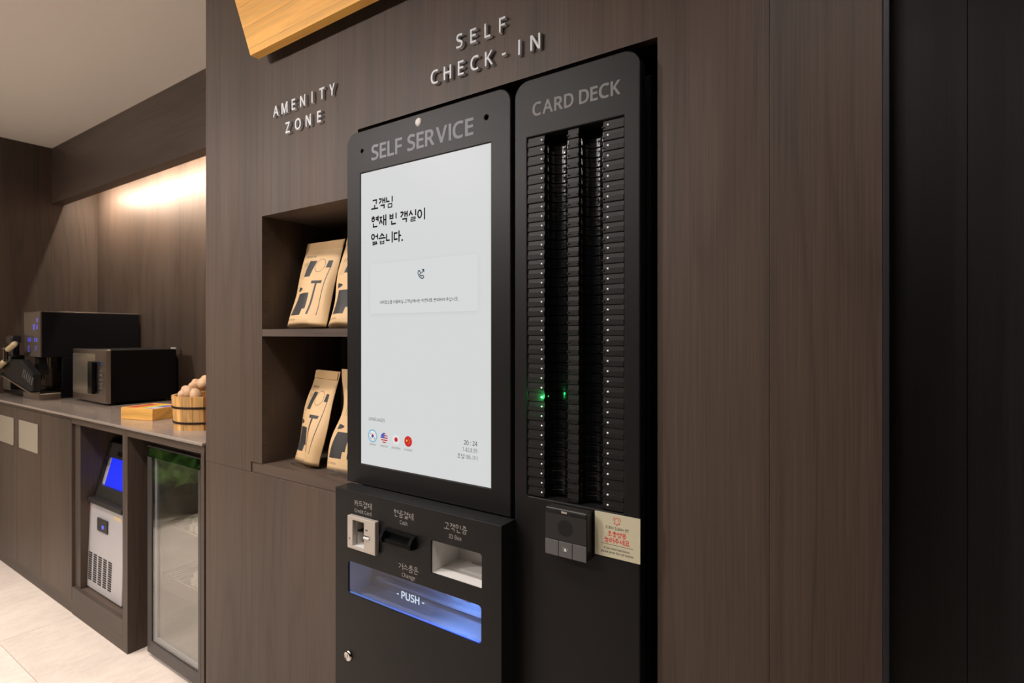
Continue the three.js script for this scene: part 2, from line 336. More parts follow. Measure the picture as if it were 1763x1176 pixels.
// ---- lamps: recessed downlights and the cove strip
for (const [x, z, k, angle, soft, ax, ay, az] of DOWNLIGHTS) {
  const t = thing('downlight', 'round recessed ceiling downlight out of view, in a set with one added bounce lamp', 'downlight', [x, 2.5, z], 0, 'recessed downlights in the lobby ceiling');
  mesh('trim_ring', new THREE.TorusGeometry(.05, .006, 10, 32).rotateX(Math.PI / 2), M.whitePlastic, t, 0, -.003, 0);
  mesh('lamp_lens', new THREE.CylinderGeometry(.044, .044, .004, 32), std({ color: 0xffffff, emissive: WARM, emissiveIntensity: 2.5 }), t, 0, -.004, 0);
  const l = new THREE.SpotLight(WARM, DOWN * k, 0, angle, soft, 2); l.name = 'downlight_beam'; l.position.set(0, -.012, 0); l.target.position.set(ax, ay, az); l.shadow.radius = 4; t.add(l, l.target);
}
{
  const t = thing('led_strip', 'warm cove light strip hidden behind the alcove soffit', 'light strip', [0, 0, 0]);
  rslab('diffuser', std({ color: 0xffffff, emissive: COVE, emissiveIntensity: 2.5 }), t, -4.43, -1.97, 2.205, 2.22, -1.402, -1.3842, .003);
  const r = new THREE.RectAreaLight(COVE, COVE_POWER, 2.45, .014); r.name = 'cove_light'; r.position.set(-3.2, 2.203, -1.404); r.lookAt(-3.2, 2.10, AZ); t.add(r);
}

// ================================================================ WALL SIGNS
function wallWord(letters, group) { for (const [ch, x, y, cap, fnt] of letters) { const g = glyph(ch, cap, .008, fnt ?? .0007); g.translate(-(g.boundingBox.min.x + g.boundingBox.max.x) / 2, 0, 0); mesh('letter', g, M.letter, group, x, y, WZ + .0005); } }
const spread = (s, x0, x1, y, cap, f) => [...s].map((c, i) => [c, x0 + (x1 - x0) * i / (s.length - 1), y, cap, f]);
{
  const t = thing('wall_lettering', 'raised white letters reading AMENITY ZONE above the shelf niche', 'lettering');
  wallWord([...spread('AMENITY', -1.462, -1.210, 1.903, .0295, .0010), ...spread('ZONE', -1.405, -1.264, 1.8435, .0295, .0010)], t);
  const u = thing('wall_lettering', 'raised white letters reading SELF CHECK-IN above the kiosk recess', 'lettering');
  wallWord([...spread('SELF', -.776, -.661, 1.902, .0295), ...spread('CHECK-IN', -.849, -.580, 1.8412, .0302)], u);
}
// slab of laminated bamboo hanging above the niche, leaning end cut
{
  const t = thing('hanging_sign', 'orange bamboo board with slanted end mounted high on the walnut wall', 'sign', [0, 0, WZ]);
  const x0 = (y) => -1.5193 - (y - 2.0765) * .437, x1 = (y) => -.62 + (y - 2.0765) * .437;
  const rows = [2.0765, 2.098, 2.165, 2.233, 2.302, 2.37, 2.43];
  for (let i = 0; i + 1 < rows.length; i++) {
    const a = rows[i] + (i ? .0002 : 0), b = rows[i + 1] - .0002, s = new THREE.Shape();
    s.moveTo(x0(a), a); s.lineTo(x1(a), a); s.lineTo(x1(b), b); s.lineTo(x0(b), b); s.closePath();
    const g = plate(s, .026, .0006), p = g.attributes.position, uv = g.attributes.uv, o = rr(0, 4);
    for (let k = 0; k < p.count; k++) uv.setXY(k, p.getY(k) + p.getZ(k) + o, p.getX(k) + o);
    mesh('plank', g, M.bamboo, t, 0, 0, .052);
  }
  for (const x of [-1.3, -.85]) mesh('spacer', new THREE.CylinderGeometry(.012, .012, .0264, 16).rotateX(Math.PI / 2), M.kioskDark, t, x, 2.25, .0131);
}

// ================================================================ NICHE SHELF AND POUCHES
slab('shelf', M.walnutShelf, null, NX0 + .0005, NX1 - .0005, 1.2645, 1.2857, ND + .002, WZ - .0002, 'x');
tag(scene.children.at(-1), 'walnut shelf board across the middle of the wall niche', 'shelf');
const TPOUCH = canvasTex(512, 832, (g, w, h) => {
  g.fillStyle = '#ccaa7c'; g.fillRect(0, 0, w, h);
  for (let i = 0; i < 5000; i++) { g.fillStyle = rnd() > .5 ? 'rgba(255,230,190,.05)' : 'rgba(90,60,20,.05)'; g.fillRect(rnd() * w, rnd() * h, rr(2, 26), 1.5); }
  g.fillStyle = '#272524'; g.strokeStyle = '#272524';
  latin(g, 'Amenity Set', 70, 168, 22, { bold: true, width: 142, color: '#2a2523' });
  for (let i = 0; i < 3; i++) { g.fillRect(84 + i * 24, 222, 7, 36); g.fillRect(86 + i * 24, 258, 3, 130); }
  const poly = (...p) => { g.beginPath(); for (let i = 0; i < p.length; i += 2) g.lineTo(p[i], p[i + 1]); g.closePath(); g.fill(); };
  poly(160, 205, 248, 205, 226, 368, 140, 368);
  g.lineWidth = 4; g.beginPath(); g.ellipse(312, 256, 62, 66, 0, 0, 7); g.stroke();
  poly(400, 210, 452, 210, 452, 282, 392, 282);
  g.lineWidth = 8; g.beginPath(); g.moveTo(446, 282); g.bezierCurveTo(430, 380, 430, 560, 402, 738); g.stroke();
  g.beginPath(); g.moveTo(76, 460); g.quadraticCurveTo(150, 470, 150, 482); g.quadraticCurveTo(140, 500, 76, 506); g.fill();
  poly(268, 410, 400, 410, 396, 438, 342, 438, 312, 732, 292, 732, 318, 438, 264, 438);
  poly(100, 526, 262, 526, 262, 680, 226, 680, 218, 738, 64, 738);
  latin(g, 'for Relax', 44, 786, 17, { color: '#3c342c', width: 120 });
});
function pouchGeo(w, h, thick, wob) {
  const nu = 16, nv = 26, pos = [], uv = [], idx = [];
  const side = (sgn) => {
    const base = pos.length / 3;
    for (let j = 0; j <= nv; j++) for (let i = 0; i <= nu; i++) {
      const u = i / nu, v = j / nv, q = 2 * u - 1, prof = Math.min(1, Math.pow(1 - v, .62) * 1.1) * (v > .88 ? Math.max(0, (1 - v) * 3.2) : 1);
      const wide = w * (1 - .03 * Math.sin(v * Math.PI) + wob * .012 * Math.sin(v * 11 + wob * 2));
      const b = Math.pow(Math.max(0, 1 - q * q), .55) * thick * prof * (1 + .18 * Math.sin(v * 9 + u * 4 + wob) + .12 * Math.sin(u * 11 + v * 5 + wob * 3));
      const foot = v < .07 ? (.07 - v) * .05 * Math.cos(q * 1.5) : 0;
      pos.push(q * wide / 2 + wob * .004 * Math.sin(v * 7), v * h - (1 - q * q) * foot * .5, sgn * b * (sgn > 0 ? 1 : .45) + .0012 * sgn + wob * .003 * Math.sin(v * 5 + q)); uv.push(u, v);
    }
    for (let j = 0; j < nv; j++) for (let i = 0; i < nu; i++) { const a = base + j * (nu + 1) + i, b2 = a + 1, c = a + nu + 1, d = c + 1; sgn > 0 ? idx.push(a, b2, d, a, d, c) : idx.push(a, d, b2, a, c, d); }
    return base;
  };
  const f = side(1), k = side(-1), ring = [];
  for (let i = 0; i < nu; i++) ring.push(i); for (let j = 0; j < nv; j++) ring.push(j * (nu + 1) + nu); for (let i = nu; i > 0; i--) ring.push(nv * (nu + 1) + i); for (let j = nv; j > 0; j--) ring.push(j * (nu + 1));
  ring.forEach((a, n) => { const b = ring[(n + 1) % ring.length]; idx.push(f + a, k + a, f + b, f + b, k + a, k + b); });
  const g = new THREE.BufferGeometry(); g.setAttribute('position', new THREE.Float32BufferAttribute(pos, 3)); g.setAttribute('uv', new THREE.Float32BufferAttribute(uv, 2)); g.setIndex(idx); g.computeVertexNormals(); return g;
}
const kraft = std({ map: TPOUCH, roughness: .62 });
function pouch(x, y, z, turn, lean, wob, label, standLabel, w = .17, h = .272) {
  const t = thing('amenity_pouch', label, 'pouch', [x, y + .006, z], turn, 'kraft pouches in the wall niche');
  const b = mesh('bag', pouchGeo(w, h, .026, wob), kraft, t); b.rotation.x = -lean;
  const sl = mesh('seal', rbox(w * .985, .024, .0038, .001), M.kraftSeal, t); sl.position.set(0, (h - .014) * Math.cos(lean), -(h - .014) * Math.sin(lean)); sl.rotation.x = -lean;
  const s = thing('display_stand', standLabel, 'stand', [x, y, z], turn, 'clear acrylic stands under the pouches');
  rslab('base', M.acrylic, s, -.048, .048, .0006, .0036, -.10, .036, .001);
  rslab('front_lip', M.acrylic, s, -.048, .048, .0036, .03, .033, .036, .001);
  const bk = mesh('back_rest', rbox(.085, .19, .003, .001), M.acrylic, s, 0, .10 * Math.cos(lean), -.028 - .10 * Math.sin(lean)); bk.rotation.x = -lean;
}
pouch(-1.417, 1.2857, -1.015, .03, .25, .5, 'kraft pouch standing upright at the left of the upper niche shelf', 'clear stand under the left pouch on the upper niche shelf');
pouch(-1.229, 1.2857, -1.015, .03, .25, 1.3, 'kraft pouch on the upper niche shelf partly hidden by the kiosk', 'clear stand on the upper niche shelf beside the kiosk', .172, .275);
pouch(-1.420, NY0, -1.02, -.2, .22, 1.6, 'crumpled kraft pouch turned away at the left of the niche floor', 'clear stand under the turned pouch on the niche floor', .15, .278);
pouch(-1.228, NY0, -1.015, .06, .22, -2.4, 'dented kraft pouch on the niche floor cut off by the kiosk', 'clear stand on the niche floor next to the kiosk', .172, .285);

// ================================================================ SELF-SERVICE KIOSK
const KZ = -.92, CZ = -.872;
{
  const t = thing('self_service_kiosk', 'black self check-in kiosk with tall lit white touchscreen and payment slots', 'kiosk', [0, 0, 0]);
  // upper housing
  const s = rectShape(-1.1232, .9005, -.6245, 1.7718, [0, 0, .032, .032]); s.holes.push(rectHole(-1.0735, .952, -.6748, 1.667));
  s.holes.push(new THREE.Path().absarc(-1.0678, 1.7221, .0042, 0, Math.PI * 2), new THREE.Path().absarc(-.6859, 1.7213, .0048, 0, Math.PI * 2));
  mesh('bezel', plate(s, .028, .0022), M.kiosk, t, 0, 0, KZ);
  slab('housing', M.recess, t, -1.085, -.64, .9005, 1.755, -1.2, KZ - .0285);
  // screen
  const TSCREEN = canvasTex(900, 1616, (g, w, h) => {
    g.fillStyle = '#e9eaea'; g.fillRect(0, 0, w, h);
    g.save(); g.shadowColor = 'rgba(90,95,105,.10)'; g.shadowBlur = 22; g.shadowOffsetY = 5; g.fillStyle = '#ebecec'; g.beginPath(); g.roundRect(73, 512, 748, 272, 14); g.fill(); g.restore();
    korean(g, '고객님', 80, 155, 62, { weight: .13 }); korean(g, '현재 빈 객실이', 80, 248, 62, { weight: .13, wide: 1.07 }); korean(g, '없습니다.', 80, 345, 62, { weight: .13 });
    g.strokeStyle = '#173a4a'; g.lineWidth = 4.5; g.lineJoin = g.lineCap = 'round';
    g.beginPath(); g.moveTo(436, 570); g.quadraticCurveTo(442, 566, 446, 572); g.lineTo(450, 580); g.quadraticCurveTo(450, 585, 445, 588); g.quadraticCurveTo(448, 596, 456, 598); g.quadraticCurveTo(460, 592, 465, 594); g.lineTo(472, 599); g.quadraticCurveTo(475, 605, 468, 609); g.quadraticCurveTo(455, 612, 442, 598); g.quadraticCurveTo(428, 580, 436, 570); g.stroke();
    g.beginPath(); g.moveTo(458, 582); g.lineTo(473, 565); g.moveTo(462, 564.5); g.lineTo(474, 564.5); g.lineTo(474, 577); g.stroke();
    korean(g, '저희업소를 이용하실 고객님께서는 카운터로 문의하여 주십시오.', 150, 713, 19.4, { weight: .1, color: '#555', wide: 1.06 });
    latin(g, 'LANGUAGES', 60, 1371, 18, { color: '#707274', width: 130 });
    const cy = 1456; g.save();
    g.strokeStyle = '#7cc8e6'; g.lineWidth = 7; g.beginPath(); g.arc(93, cy - 2, 32, 0, 7); g.stroke(); g.fillStyle = '#fafafa'; g.beginPath(); g.arc(93, cy - 2, 28, 0, 7); g.fill();
    g.fillStyle = '#d23a4a'; g.beginPath(); g.arc(93, cy - 2, 9.5, Math.PI * .9, Math.PI * 1.9); g.fill(); g.fillStyle = '#2a4bb0'; g.beginPath(); g.arc(93, cy - 2, 9.5, -Math.PI * .1, Math.PI * .9); g.fill();
    g.strokeStyle = '#222'; g.lineWidth = 1.6; for (const [a, b] of [[-1, -1], [1, -1], [-1, 1], [1, 1]]) for (const o of [-3, 0, 3]) { g.beginPath(); g.moveTo(93 + a * 15 + o - 3 * a * b, cy - 2 + b * 14 + o * a * b * -1 + 3 - 6 * (b > 0)); g.lineTo(93 + a * 15 + o + 2, cy - 2 + b * 14 + o * a * b * -1 + 3); g.stroke(); }
    g.beginPath(); g.arc(184, cy, 27, 0, 7); g.clip(); for (let i = 0; i < 9; i++) { g.fillStyle = i % 2 ? '#f5f5f5' : '#c8373f'; g.fillRect(155, cy - 27 + i * 6, 60, 6); } g.fillStyle = '#4456c0'; g.fillRect(155, cy - 28, 31, 30);
    g.fillStyle = '#fff'; for (let i = 0; i < 12; i++) g.fillRect(161 + (i % 4) * 6, cy - 22 + Math.floor(i / 4) * 8, 2, 2);
    g.restore(); g.fillStyle = '#f7f7f7'; g.beginPath(); g.arc(274, cy, 27, 0, 7); g.fill(); g.fillStyle = '#d8343c'; g.beginPath(); g.arc(274, cy, 12.5, 0, 7); g.fill();
    g.fillStyle = '#dc3430'; g.beginPath(); g.arc(363, cy, 27.5, 0, 7); g.fill();
    g.fillStyle = '#ffd34a'; const star = (x, y, r) => { g.beginPath(); for (let i = 0; i < 10; i++) { const a = i * Math.PI / 5 - Math.PI / 2, q = i % 2 ? r * .42 : r; g.lineTo(x + q * Math.cos(a), y + q * Math.sin(a)); } g.fill(); };
    star(352, cy - 3, 9); star(366, cy - 14, 3); star(373, cy - 7, 3); star(373, cy + 3, 3); star(366, cy + 10, 3);
    for (const [n, x] of [['KOREAN', 93], ['ENGLISH', 184], ['JAPANESE', 274], ['CHINESE', 363]]) latin(g, n, x, 1506, 10.5, { align: 'center', color: '#85878a', width: n.length * 8.4 });
    latin(g, '20 : 24', 818, 1430, 22, { align: 'right', color: '#333', width: 83 }); latin(g, '1.42.8.99', 818, 1463, 19, { align: 'right', color: '#77797b', width: 92 });
    korean(g, '호텔 매니저', 819, 1476, 24, { align: 'right', weight: .075, color: '#6b6d70', wide: 1.06 });
  });
  const sc = mesh('screen', new THREE.PlaneGeometry(.3987, .715), phys({ color: 0x030303, roughness: .3, specularIntensity: .05, emissive: 0xffffff, emissiveMap: TSCREEN, emissiveIntensity: .82 }), t, -.87415, 1.3095, KZ - .0025);
  const sl = new THREE.RectAreaLight(0xf4f8ff, .25, .39, .70); sl.name = 'screen_light'; sl.position.set(-.87415, 1.3095, KZ + .001); sl.lookAt(-.87415, 1.3095, 1); t.add(sl);
  slab('screen_backing', M.black, t, -1.08, -.668, .945, 1.674, KZ - .0284, KZ - .0035);
  // camera dome, print
  mesh('camera_lens', new THREE.SphereGeometry(.0098, 24, 16).scale(1, 1, .45), std({ color: 0xd9d7d3, roughness: .35 }), t, -.8773, 1.7525, KZ);
  mesh('lettering', fitText('SELF SERVICE', .0345, .314  , .0003, .0011), M.print, t, -1.0336, 1.6935, KZ + .0001);
  // lower cabinet: front plate with two openings and the printed captions
  const TPANEL = canvasTex(1024, 1024, (g, w, h) => {
    g.fillStyle = '#151414'; g.fillRect(0, 0, w, h); const P = (x) => (x + 1.108) / .495 * w, Q = (y) => (.9 - y) / .495 * h, c = '#aaa6a2';
    const cap = (k, e, xk, yk, ek, xe, ye, we) => { korean(g, k, P(xk), Q(yk), ek, { align: 'center', weight: .085, color: c, wide: 1.02 }); latin(g, e, P(xe), Q(ye), 17.5, { align: 'center', color: c, width: we }); };
    cap('카드결제', 'Credit Card', -1.0088, .8807, 33, -1.0086, .8515, 122); cap('현금결제', 'Cash', -.877, .8815, 33, -.8767, .8515, 50);
    cap('고객인증', 'ID Box', -.729, .8815, 34, -.7296, .8500, 70); cap('거스름돈', 'Change', -.8625, .7668, 33, -.862, .7372, 84);
  });
  TPANEL.wrapS = TPANEL.wrapT = THREE.ClampToEdgeWrapping; TPANEL.repeat.set(1 / .495, 1 / .495); TPANEL.offset.set(1.108 / .495, -.405 / .495);
  const fs = rectShape(-1.108, .02, -.613, .9); fs.holes.push(rectHole(-.7955, .7658, -.662, .8345, [.0005, .0005, .006, .0005]), rectHole(-1.0601, .655, -.6634, .7312, .008));
  fs.holes.push(rectHole(-1.046, .773, -.975, .829, .001));
  mesh('front_panel', plate(fs, .004, .0014), phys({ map: TPANEL, specularIntensity: .55, roughness: .48, bumpMap: TGRAIN, bumpScale: .00008 }), t, 0, 0, CZ);
  slab('top_ledge', M.kioskDark, t, -1.1075, -.6135, .8955, .8998, KZ + .0005, CZ - .0041);
  slab('side_panel', M.kioskDark, t, -1.1075, -1.1035, .02, .8955, KZ + .0005, CZ - .0041); slab('side_panel', M.kioskDark, t, -.6175, -.6135, .02, .8955, KZ + .0005, CZ - .0041);
  slab('plinth', M.black, t, -1.09, -.63, 0, .02, -1.2, CZ - .02);
  slab('housing', M.kioskDark, t, -1.085, -.64, .0205, .638, -1.2, CZ - .006);
  // ID box
  const ib = new THREE.Group(); ib.name = 'id_box'; t.add(ib);
  const W = M.whitePlastic, ix0 = -.7955, ix1 = -.662, iy0 = .7658, iy1 = .8345, iz = -.962;
  slab('floor_plate', W, ib, ix0 - .002, ix1 + .002, iy0 - .003, iy0, iz, CZ - .0042); slab('liner', W, ib, ix0 - .002, ix1 + .002, iy1, iy1 + .003, iz, CZ - .0042);
  slab('liner', W, ib, ix0 - .004, ix0, iy0, iy1, iz, CZ - .0042); slab('liner', W, ib, ix1, ix1 + .004, iy0, iy1, iz, CZ - .0042); slab('liner', W, ib, ix0 - .004, ix1 + .004, iy0 - .003, iy1 + .003, iz - .003, iz);
  const gl = std({ color: 0x8d8b87, roughness: .5 }); slab('card_guide', W, ib, -.768, -.664, iy0, iy0 + .0022, iz, -.918); slab('guide_slot', gl, ib, -.752, -.664, iy0 + .0022, iy0 + .003, -.9575, -.9555);
  // change tray: lit inside, behind a clear push flap
  const ct = new THREE.Group(); ct.name = 'change_tray'; t.add(ct);
  const cx0 = -1.0601, cx1 = -.6634, cy0 = .655, cy1 = .7312, cz = -.945;
  slab('tray_floor', M.grey, ct, cx0 - .003, cx1 + .003, cy0 - .012, cy0 - .009, cz, CZ - .0042); slab('liner', M.grey, ct, cx0 - .003, cx1 + .003, cy1, cy1 + .003, cz, CZ - .0042);
  slab('liner', M.grey, ct, cx0 - .004, cx0, cy0 - .009, cy1, cz, CZ - .0042); slab('liner', M.grey, ct, cx1, cx1 + .004, cy0 - .009, cy1, cz, CZ - .0042); slab('liner', M.grey, ct, cx0 - .004, cx1 + .004, cy0 - .009, cy1, cz - .003, cz);
  slab('step', M.grey, ct, cx0 + .03, cx1, .671, .678, cz, -.928); slab('step', M.grey, ct, cx0 + .03, cx1, .699, .702, cz, -.938);
  for (const x of [-.806, -.762]) slab('catch', M.chrome, ct, x, x + .018, .694, .699, -.938, -.932);
  mesh('flap', new THREE.PlaneGeometry(cx1 - cx0 - .001, cy1 - cy0 - .001), M.flap, ct, (cx0 + cx1) / 2, (cy0 + cy1) / 2, CZ - .003);
  rslab('flap_edge', phys({ color: 0x86b4ff, transmission: .7, roughness: .25, thickness: 0 }), ct, cx0 + .004, cx1 - .004, cy0 + .0005, cy0 + .004, CZ - .005, CZ - .0005, .001);
  mesh('lettering', fitText('- PUSH -', .0158, .082, .0003, .0004), std({ color: 0xcfe3f2, roughness: .4, emissive: 0x9cc4e8, emissiveIntensity: .25 }), ct, -.900, .6868, CZ - .0028);
  mesh('led_strip', rbox(.25, .0022, .003, .001), emit(.12, .38, 1, 1.1), ct, -.80, cy0 - .004, CZ - .009);  // added glow strip, makes the blue light along the flap edge
  const b1 = new THREE.PointLight(0x9cc4ff, .075, 0, 2); b1.name = 'tray_light'; b1.shadow.radius = .08; b1.position.set(-.735, .7285, -.8835);
  mesh('led_lamp', new THREE.SphereGeometry(.0022, 12, 8), emit(.6, .8, 1, 3), ct, -.735, .7285, -.8835); ct.add(b1);
  // card reader
  const rd = new THREE.Group(); rd.name = 'card_reader'; t.add(rd);
  const rs = rectShape(-1.0492, .7690, -.9544, .8455, .003); rs.holes.push(rectHole(-1.0306, .7765, -.9924, .8365, .001));
  mesh('faceplate', plate(rs, .0118, .0014), M.silver, rd, 0, 0, CZ + .012);
  slab('throat', M.whitePlastic, rd, -1.0306, -.9924, .7740, .7765, -.906, CZ + .009); slab('throat', M.whitePlastic, rd, -1.033, -1.0306, .7765, .8365, -.906, CZ - .0042); slab('throat', M.silver, rd, -1.0306, -.9924, .7765, .8365, -.909, -.906);
  slab('throat', M.silver, rd, -.9924, -.990, .7765, .8365, -.906, CZ - .0042); slab('throat', M.silver, rd, -1.0306, -.9924, .8365, .839, -.906, CZ - .0042);
  rslab('card_slot', M.black, rd, -1.0326, -.990, .8055, .8085, -.9058, CZ - .004, .0005);
  rslab('tab', M.whitePlastic, rd, -.9915, -.9725, .8015, .8062, CZ + .0116, CZ + .0150, .0008); rslab('tab_slot', M.black, rd, -.9915, -.9725, .8070, .8088, CZ + .0118, CZ + .0124, .0003);
  rslab('indicator', M.greyButton, rd, -.9865, -.979, .8200, .8235, CZ + .0118, CZ + .0123, .0003); rslab('indicator', M.greyButton, rd, -1.0435, -1.0385, .7905, .7935, CZ + .0118, CZ + .0123, .0003);
  // banknote slot with raised cheeks
  const bs = new THREE.Group(); bs.name = 'banknote_slot'; t.add(bs);
  const cheek = new THREE.Shape(); cheek.moveTo(0, .806); cheek.lineTo(.017, .8085); cheek.lineTo(.019, .818); cheek.lineTo(.012, .829); cheek.lineTo(0, .834); cheek.closePath();
  for (const x of [-.934, -.846]) { const cg = new THREE.ExtrudeGeometry(cheek, { depth: .007, bevelEnabled: true, bevelSize: .0008, bevelThickness: .0008, bevelSegments: 2 }); cg.rotateY(-Math.PI / 2); mesh('cheek', cg, M.recess, bs, x + .0075, 0, CZ); }
  rslab('lower_lip', M.recess, bs, -.934, -.8385, .8065, .815, CZ - .001, CZ + .013, .002); rslab('upper_lip', M.recess, bs, -.934, -.8385, .827, .834, CZ - .001, CZ + .005, .0015); slab('mouth', M.recess, bs, -.9335, -.839, .814, .828, CZ - .0035, CZ + .0006);
  // cylinder lock
  const lk = new THREE.Group(); lk.name = 'lock'; lk.position.set(-1.0588, .505, CZ); t.add(lk);
  mesh('barrel', new THREE.LatheGeometry([[0, 0], [.0125, 0], [.0125, .002], [.011, .0045], [.0075, .006], [.007, .0045], [0, .0045]].map((p) => new THREE.Vector2(...p)), 32).rotateX(Math.PI / 2), M.chrome, lk);
  slab('keyhole', M.black, lk, -.001, .001, -.0042, .0042, .0044, .0049);
}

// ================================================================ CARD DECK
{
  const t = thing('card_dispenser', 'black key card dispenser tower with two columns of narrow slots', 'card dispenser', [0, 0, 0]);
  const SX0 = -.5854, SX1 = -.3825, SY0 = .952, SY1 = 1.658;
  const s = rectShape(-.6151, .0, -.3526, 1.7718, [0, 0, .032, .032]); s.holes.push(rectHole(SX0, SY0, SX1, SY1, [.004, .004, .0003, .0003]));
  mesh('front_panel', plate(s, .028, .0022), M.kiosk, t, 0, 0, KZ);
  slab('housing', M.recess, t, -.605, -.362, 0, 1.755, -1.2, -1.0);
  slab('slot_liner', M.recess, t, SX0 - .004, SX0, SY0, SY1, -1.0, KZ - .0285); slab('slot_liner', M.recess, t, SX1, SX1 + .004, SY0, SY1, -1.0, KZ - .0285);
  slab('slot_liner', M.recess, t, SX0, SX1, SY1, SY1 + .004, -1.0, KZ - .0285); slab('slot_liner', M.recess, t, SX0, SX1, SY0 - .004, SY0, -1.0, KZ - .0285);
  mesh('lettering', fitText('CARD DECK', .0248, .184, .0003, .0008), M.printWarm, t, -.5727, 1.6982, KZ + .0001);
  const N = 38, pitch = (1.6485 - .9630) / 37;
  // one slot module face: a wedge whose upper half looks up, with a little tab towards the cards
  const wedge = (w, tabSide) => {
    const sh = new THREE.Shape(); sh.moveTo(0, 0); sh.lineTo(.0052, 0); sh.lineTo(.0060, .0010); sh.lineTo(.0062, .0088); sh.lineTo(.0047, .0096); sh.lineTo(.0040, pitch - .0012); sh.lineTo(.0032, pitch - .0004); sh.lineTo(0, pitch - .0004); sh.closePath();
    const g = new THREE.ExtrudeGeometry(sh, { depth: w, bevelEnabled: false }); g.rotateY(-Math.PI / 2); g.translate(w / 2, -pitch / 2, 0);
    const parts = [g]; for (const q of tabSide) parts.push(new THREE.BoxGeometry(.0045, .0016, .009).translate(q * (w / 2 - .001), -.0035, .004));
    return merged(parts);
  };
  const gl = wedge(.0375, [1]), gr = wedge(.0400, [-1]), gm = wedge(.0222, [-1, 1]);
  // concave card holder: two thin half rings, one set a little deeper
  const ring = (r, h, y, th = .0025) => {
    const sh = new THREE.Shape(); sh.absarc(0, 0, r, Math.PI, 0, true); sh.lineTo(r - th, 0); sh.absarc(0, 0, r - th, 0, Math.PI, false); sh.closePath();
    const g = new THREE.ExtrudeGeometry(sh, { depth: h, bevelEnabled: true, bevelSize: .0005, bevelThickness: .0005, bevelSegments: 1, curveSegments: 18 }); g.rotateX(-Math.PI / 2); g.translate(0, y, 0); return g;
  };
  const holder = merged([ring(.0252, .0088, -.0080, .0035), ring(.0248, .0055, .0021, .0022)]);
  const led = new THREE.SphereGeometry(.0017, 12, 8), greenRow = 27;
  for (let i = 0; i < N; i++) {
    const y = 1.6485 - i * pitch, dz = rr(-.0006, .0006);
    mesh('slot_face', gl, M.strip, t, -.5659, y, KZ - .0075 + dz); mesh('slot_face', gr, M.strip, t, -.4035, y, KZ - .0075 - dz); mesh('divider_face', gm, M.strip, t, -.4850, y, KZ - .009 + dz);
    const lit = i === greenRow;
    mesh(lit ? 'led_lamp' : 'led_dot', led, lit ? M.ledGreen : M.ledWhite, t, -.5527, y, KZ - .0010 + dz); mesh('led_dot', led, M.ledWhite, t, -.4137, y, KZ - .0010 - dz);
    if (lit) { const l = new THREE.PointLight(0x20ff70, .006, 0, 2); l.name = 'green_indicator'; l.shadow.radius = .08; l.position.set(-.5527, y, KZ + .004); t.add(l); }
    if (i) for (const x of [-.5216, -.4488]) { const h = mesh('card_holder', holder, M.gloss, t, x, y + pitch * .1, KZ - .0105); h.scale.set(.97, 1, 1.0); h.rotation.y = Math.PI * 0; }
  }
  slab('channel_back', M.recess, t, SX0, SX1, SY0, SY1, -.998, -.955);
}
// intercom and notice
{
  const t = thing('intercom', 'small dark grey call intercom with three buttons below the card slots', 'intercom', [0, 0, KZ + .0003]);
  const x0 = -.5295, x1 = -.4425;
  rslab('body', M.hood, t, x0, x1, .8595, .9475, 0, .024, .003);
  rslab('glossy_band', M.gloss, t, x0 + .0015, x1 - .0015, .937, .9445, .0235, .0252, .0005);
  rslab('faceplate', std({ color: 0x201f20, roughness: .5 }), t, x0 + .001, x1 - .001, .889, .9368, .0235, .0248, .0005);
  const sl = []; for (let i = 0; i < 15; i++) { const y = -.014 + i * .002, w = 2 * Math.sqrt(Math.max(0, .0155 ** 2 - y * y)); sl.push(new THREE.BoxGeometry(w, .0008, .0006).translate(-.4868, .9135 + y, .0250)); }
  mesh('speaker_grille', merged(sl), M.black, t);
  for (let i = 0; i < 3; i++) { const a = x0 + .0005 + i * (x1 - x0 - .001) / 3; rslab('button', M.greyButton, t, a + .0004, a + (x1 - x0 - .001) / 3 - .0004, .8598, .8882, .0238, .0256, .0008); }
  rslab('nameplate', M.silver, t, -.4945, -.4828, .9405, .9438, .0250, .0256, .0003);
  const bell = new THREE.Shape(); bell.moveTo(-.0032, 0); bell.lineTo(.0032, 0); bell.lineTo(.0023, .0014); bell.bezierCurveTo(.002, .004, .0016, .0055, 0, .0056); bell.bezierCurveTo(-.0016, .0055, -.002, .004, -.0023, .0014); bell.closePath();
  const bg = [new THREE.ExtrudeGeometry(bell, { depth: .0002, bevelEnabled: false })]; for (const q of [-1, 1]) bg.push(new THREE.TorusGeometry(.0048, .0003, 4, 8, 1.1).rotateZ(q > 0 ? -.3 : Math.PI - .8).translate(0, .0035, .0001));
  mesh('bell_icon', merged(bg), M.whitePlastic, t, -.4862, .8718, .0256);
}
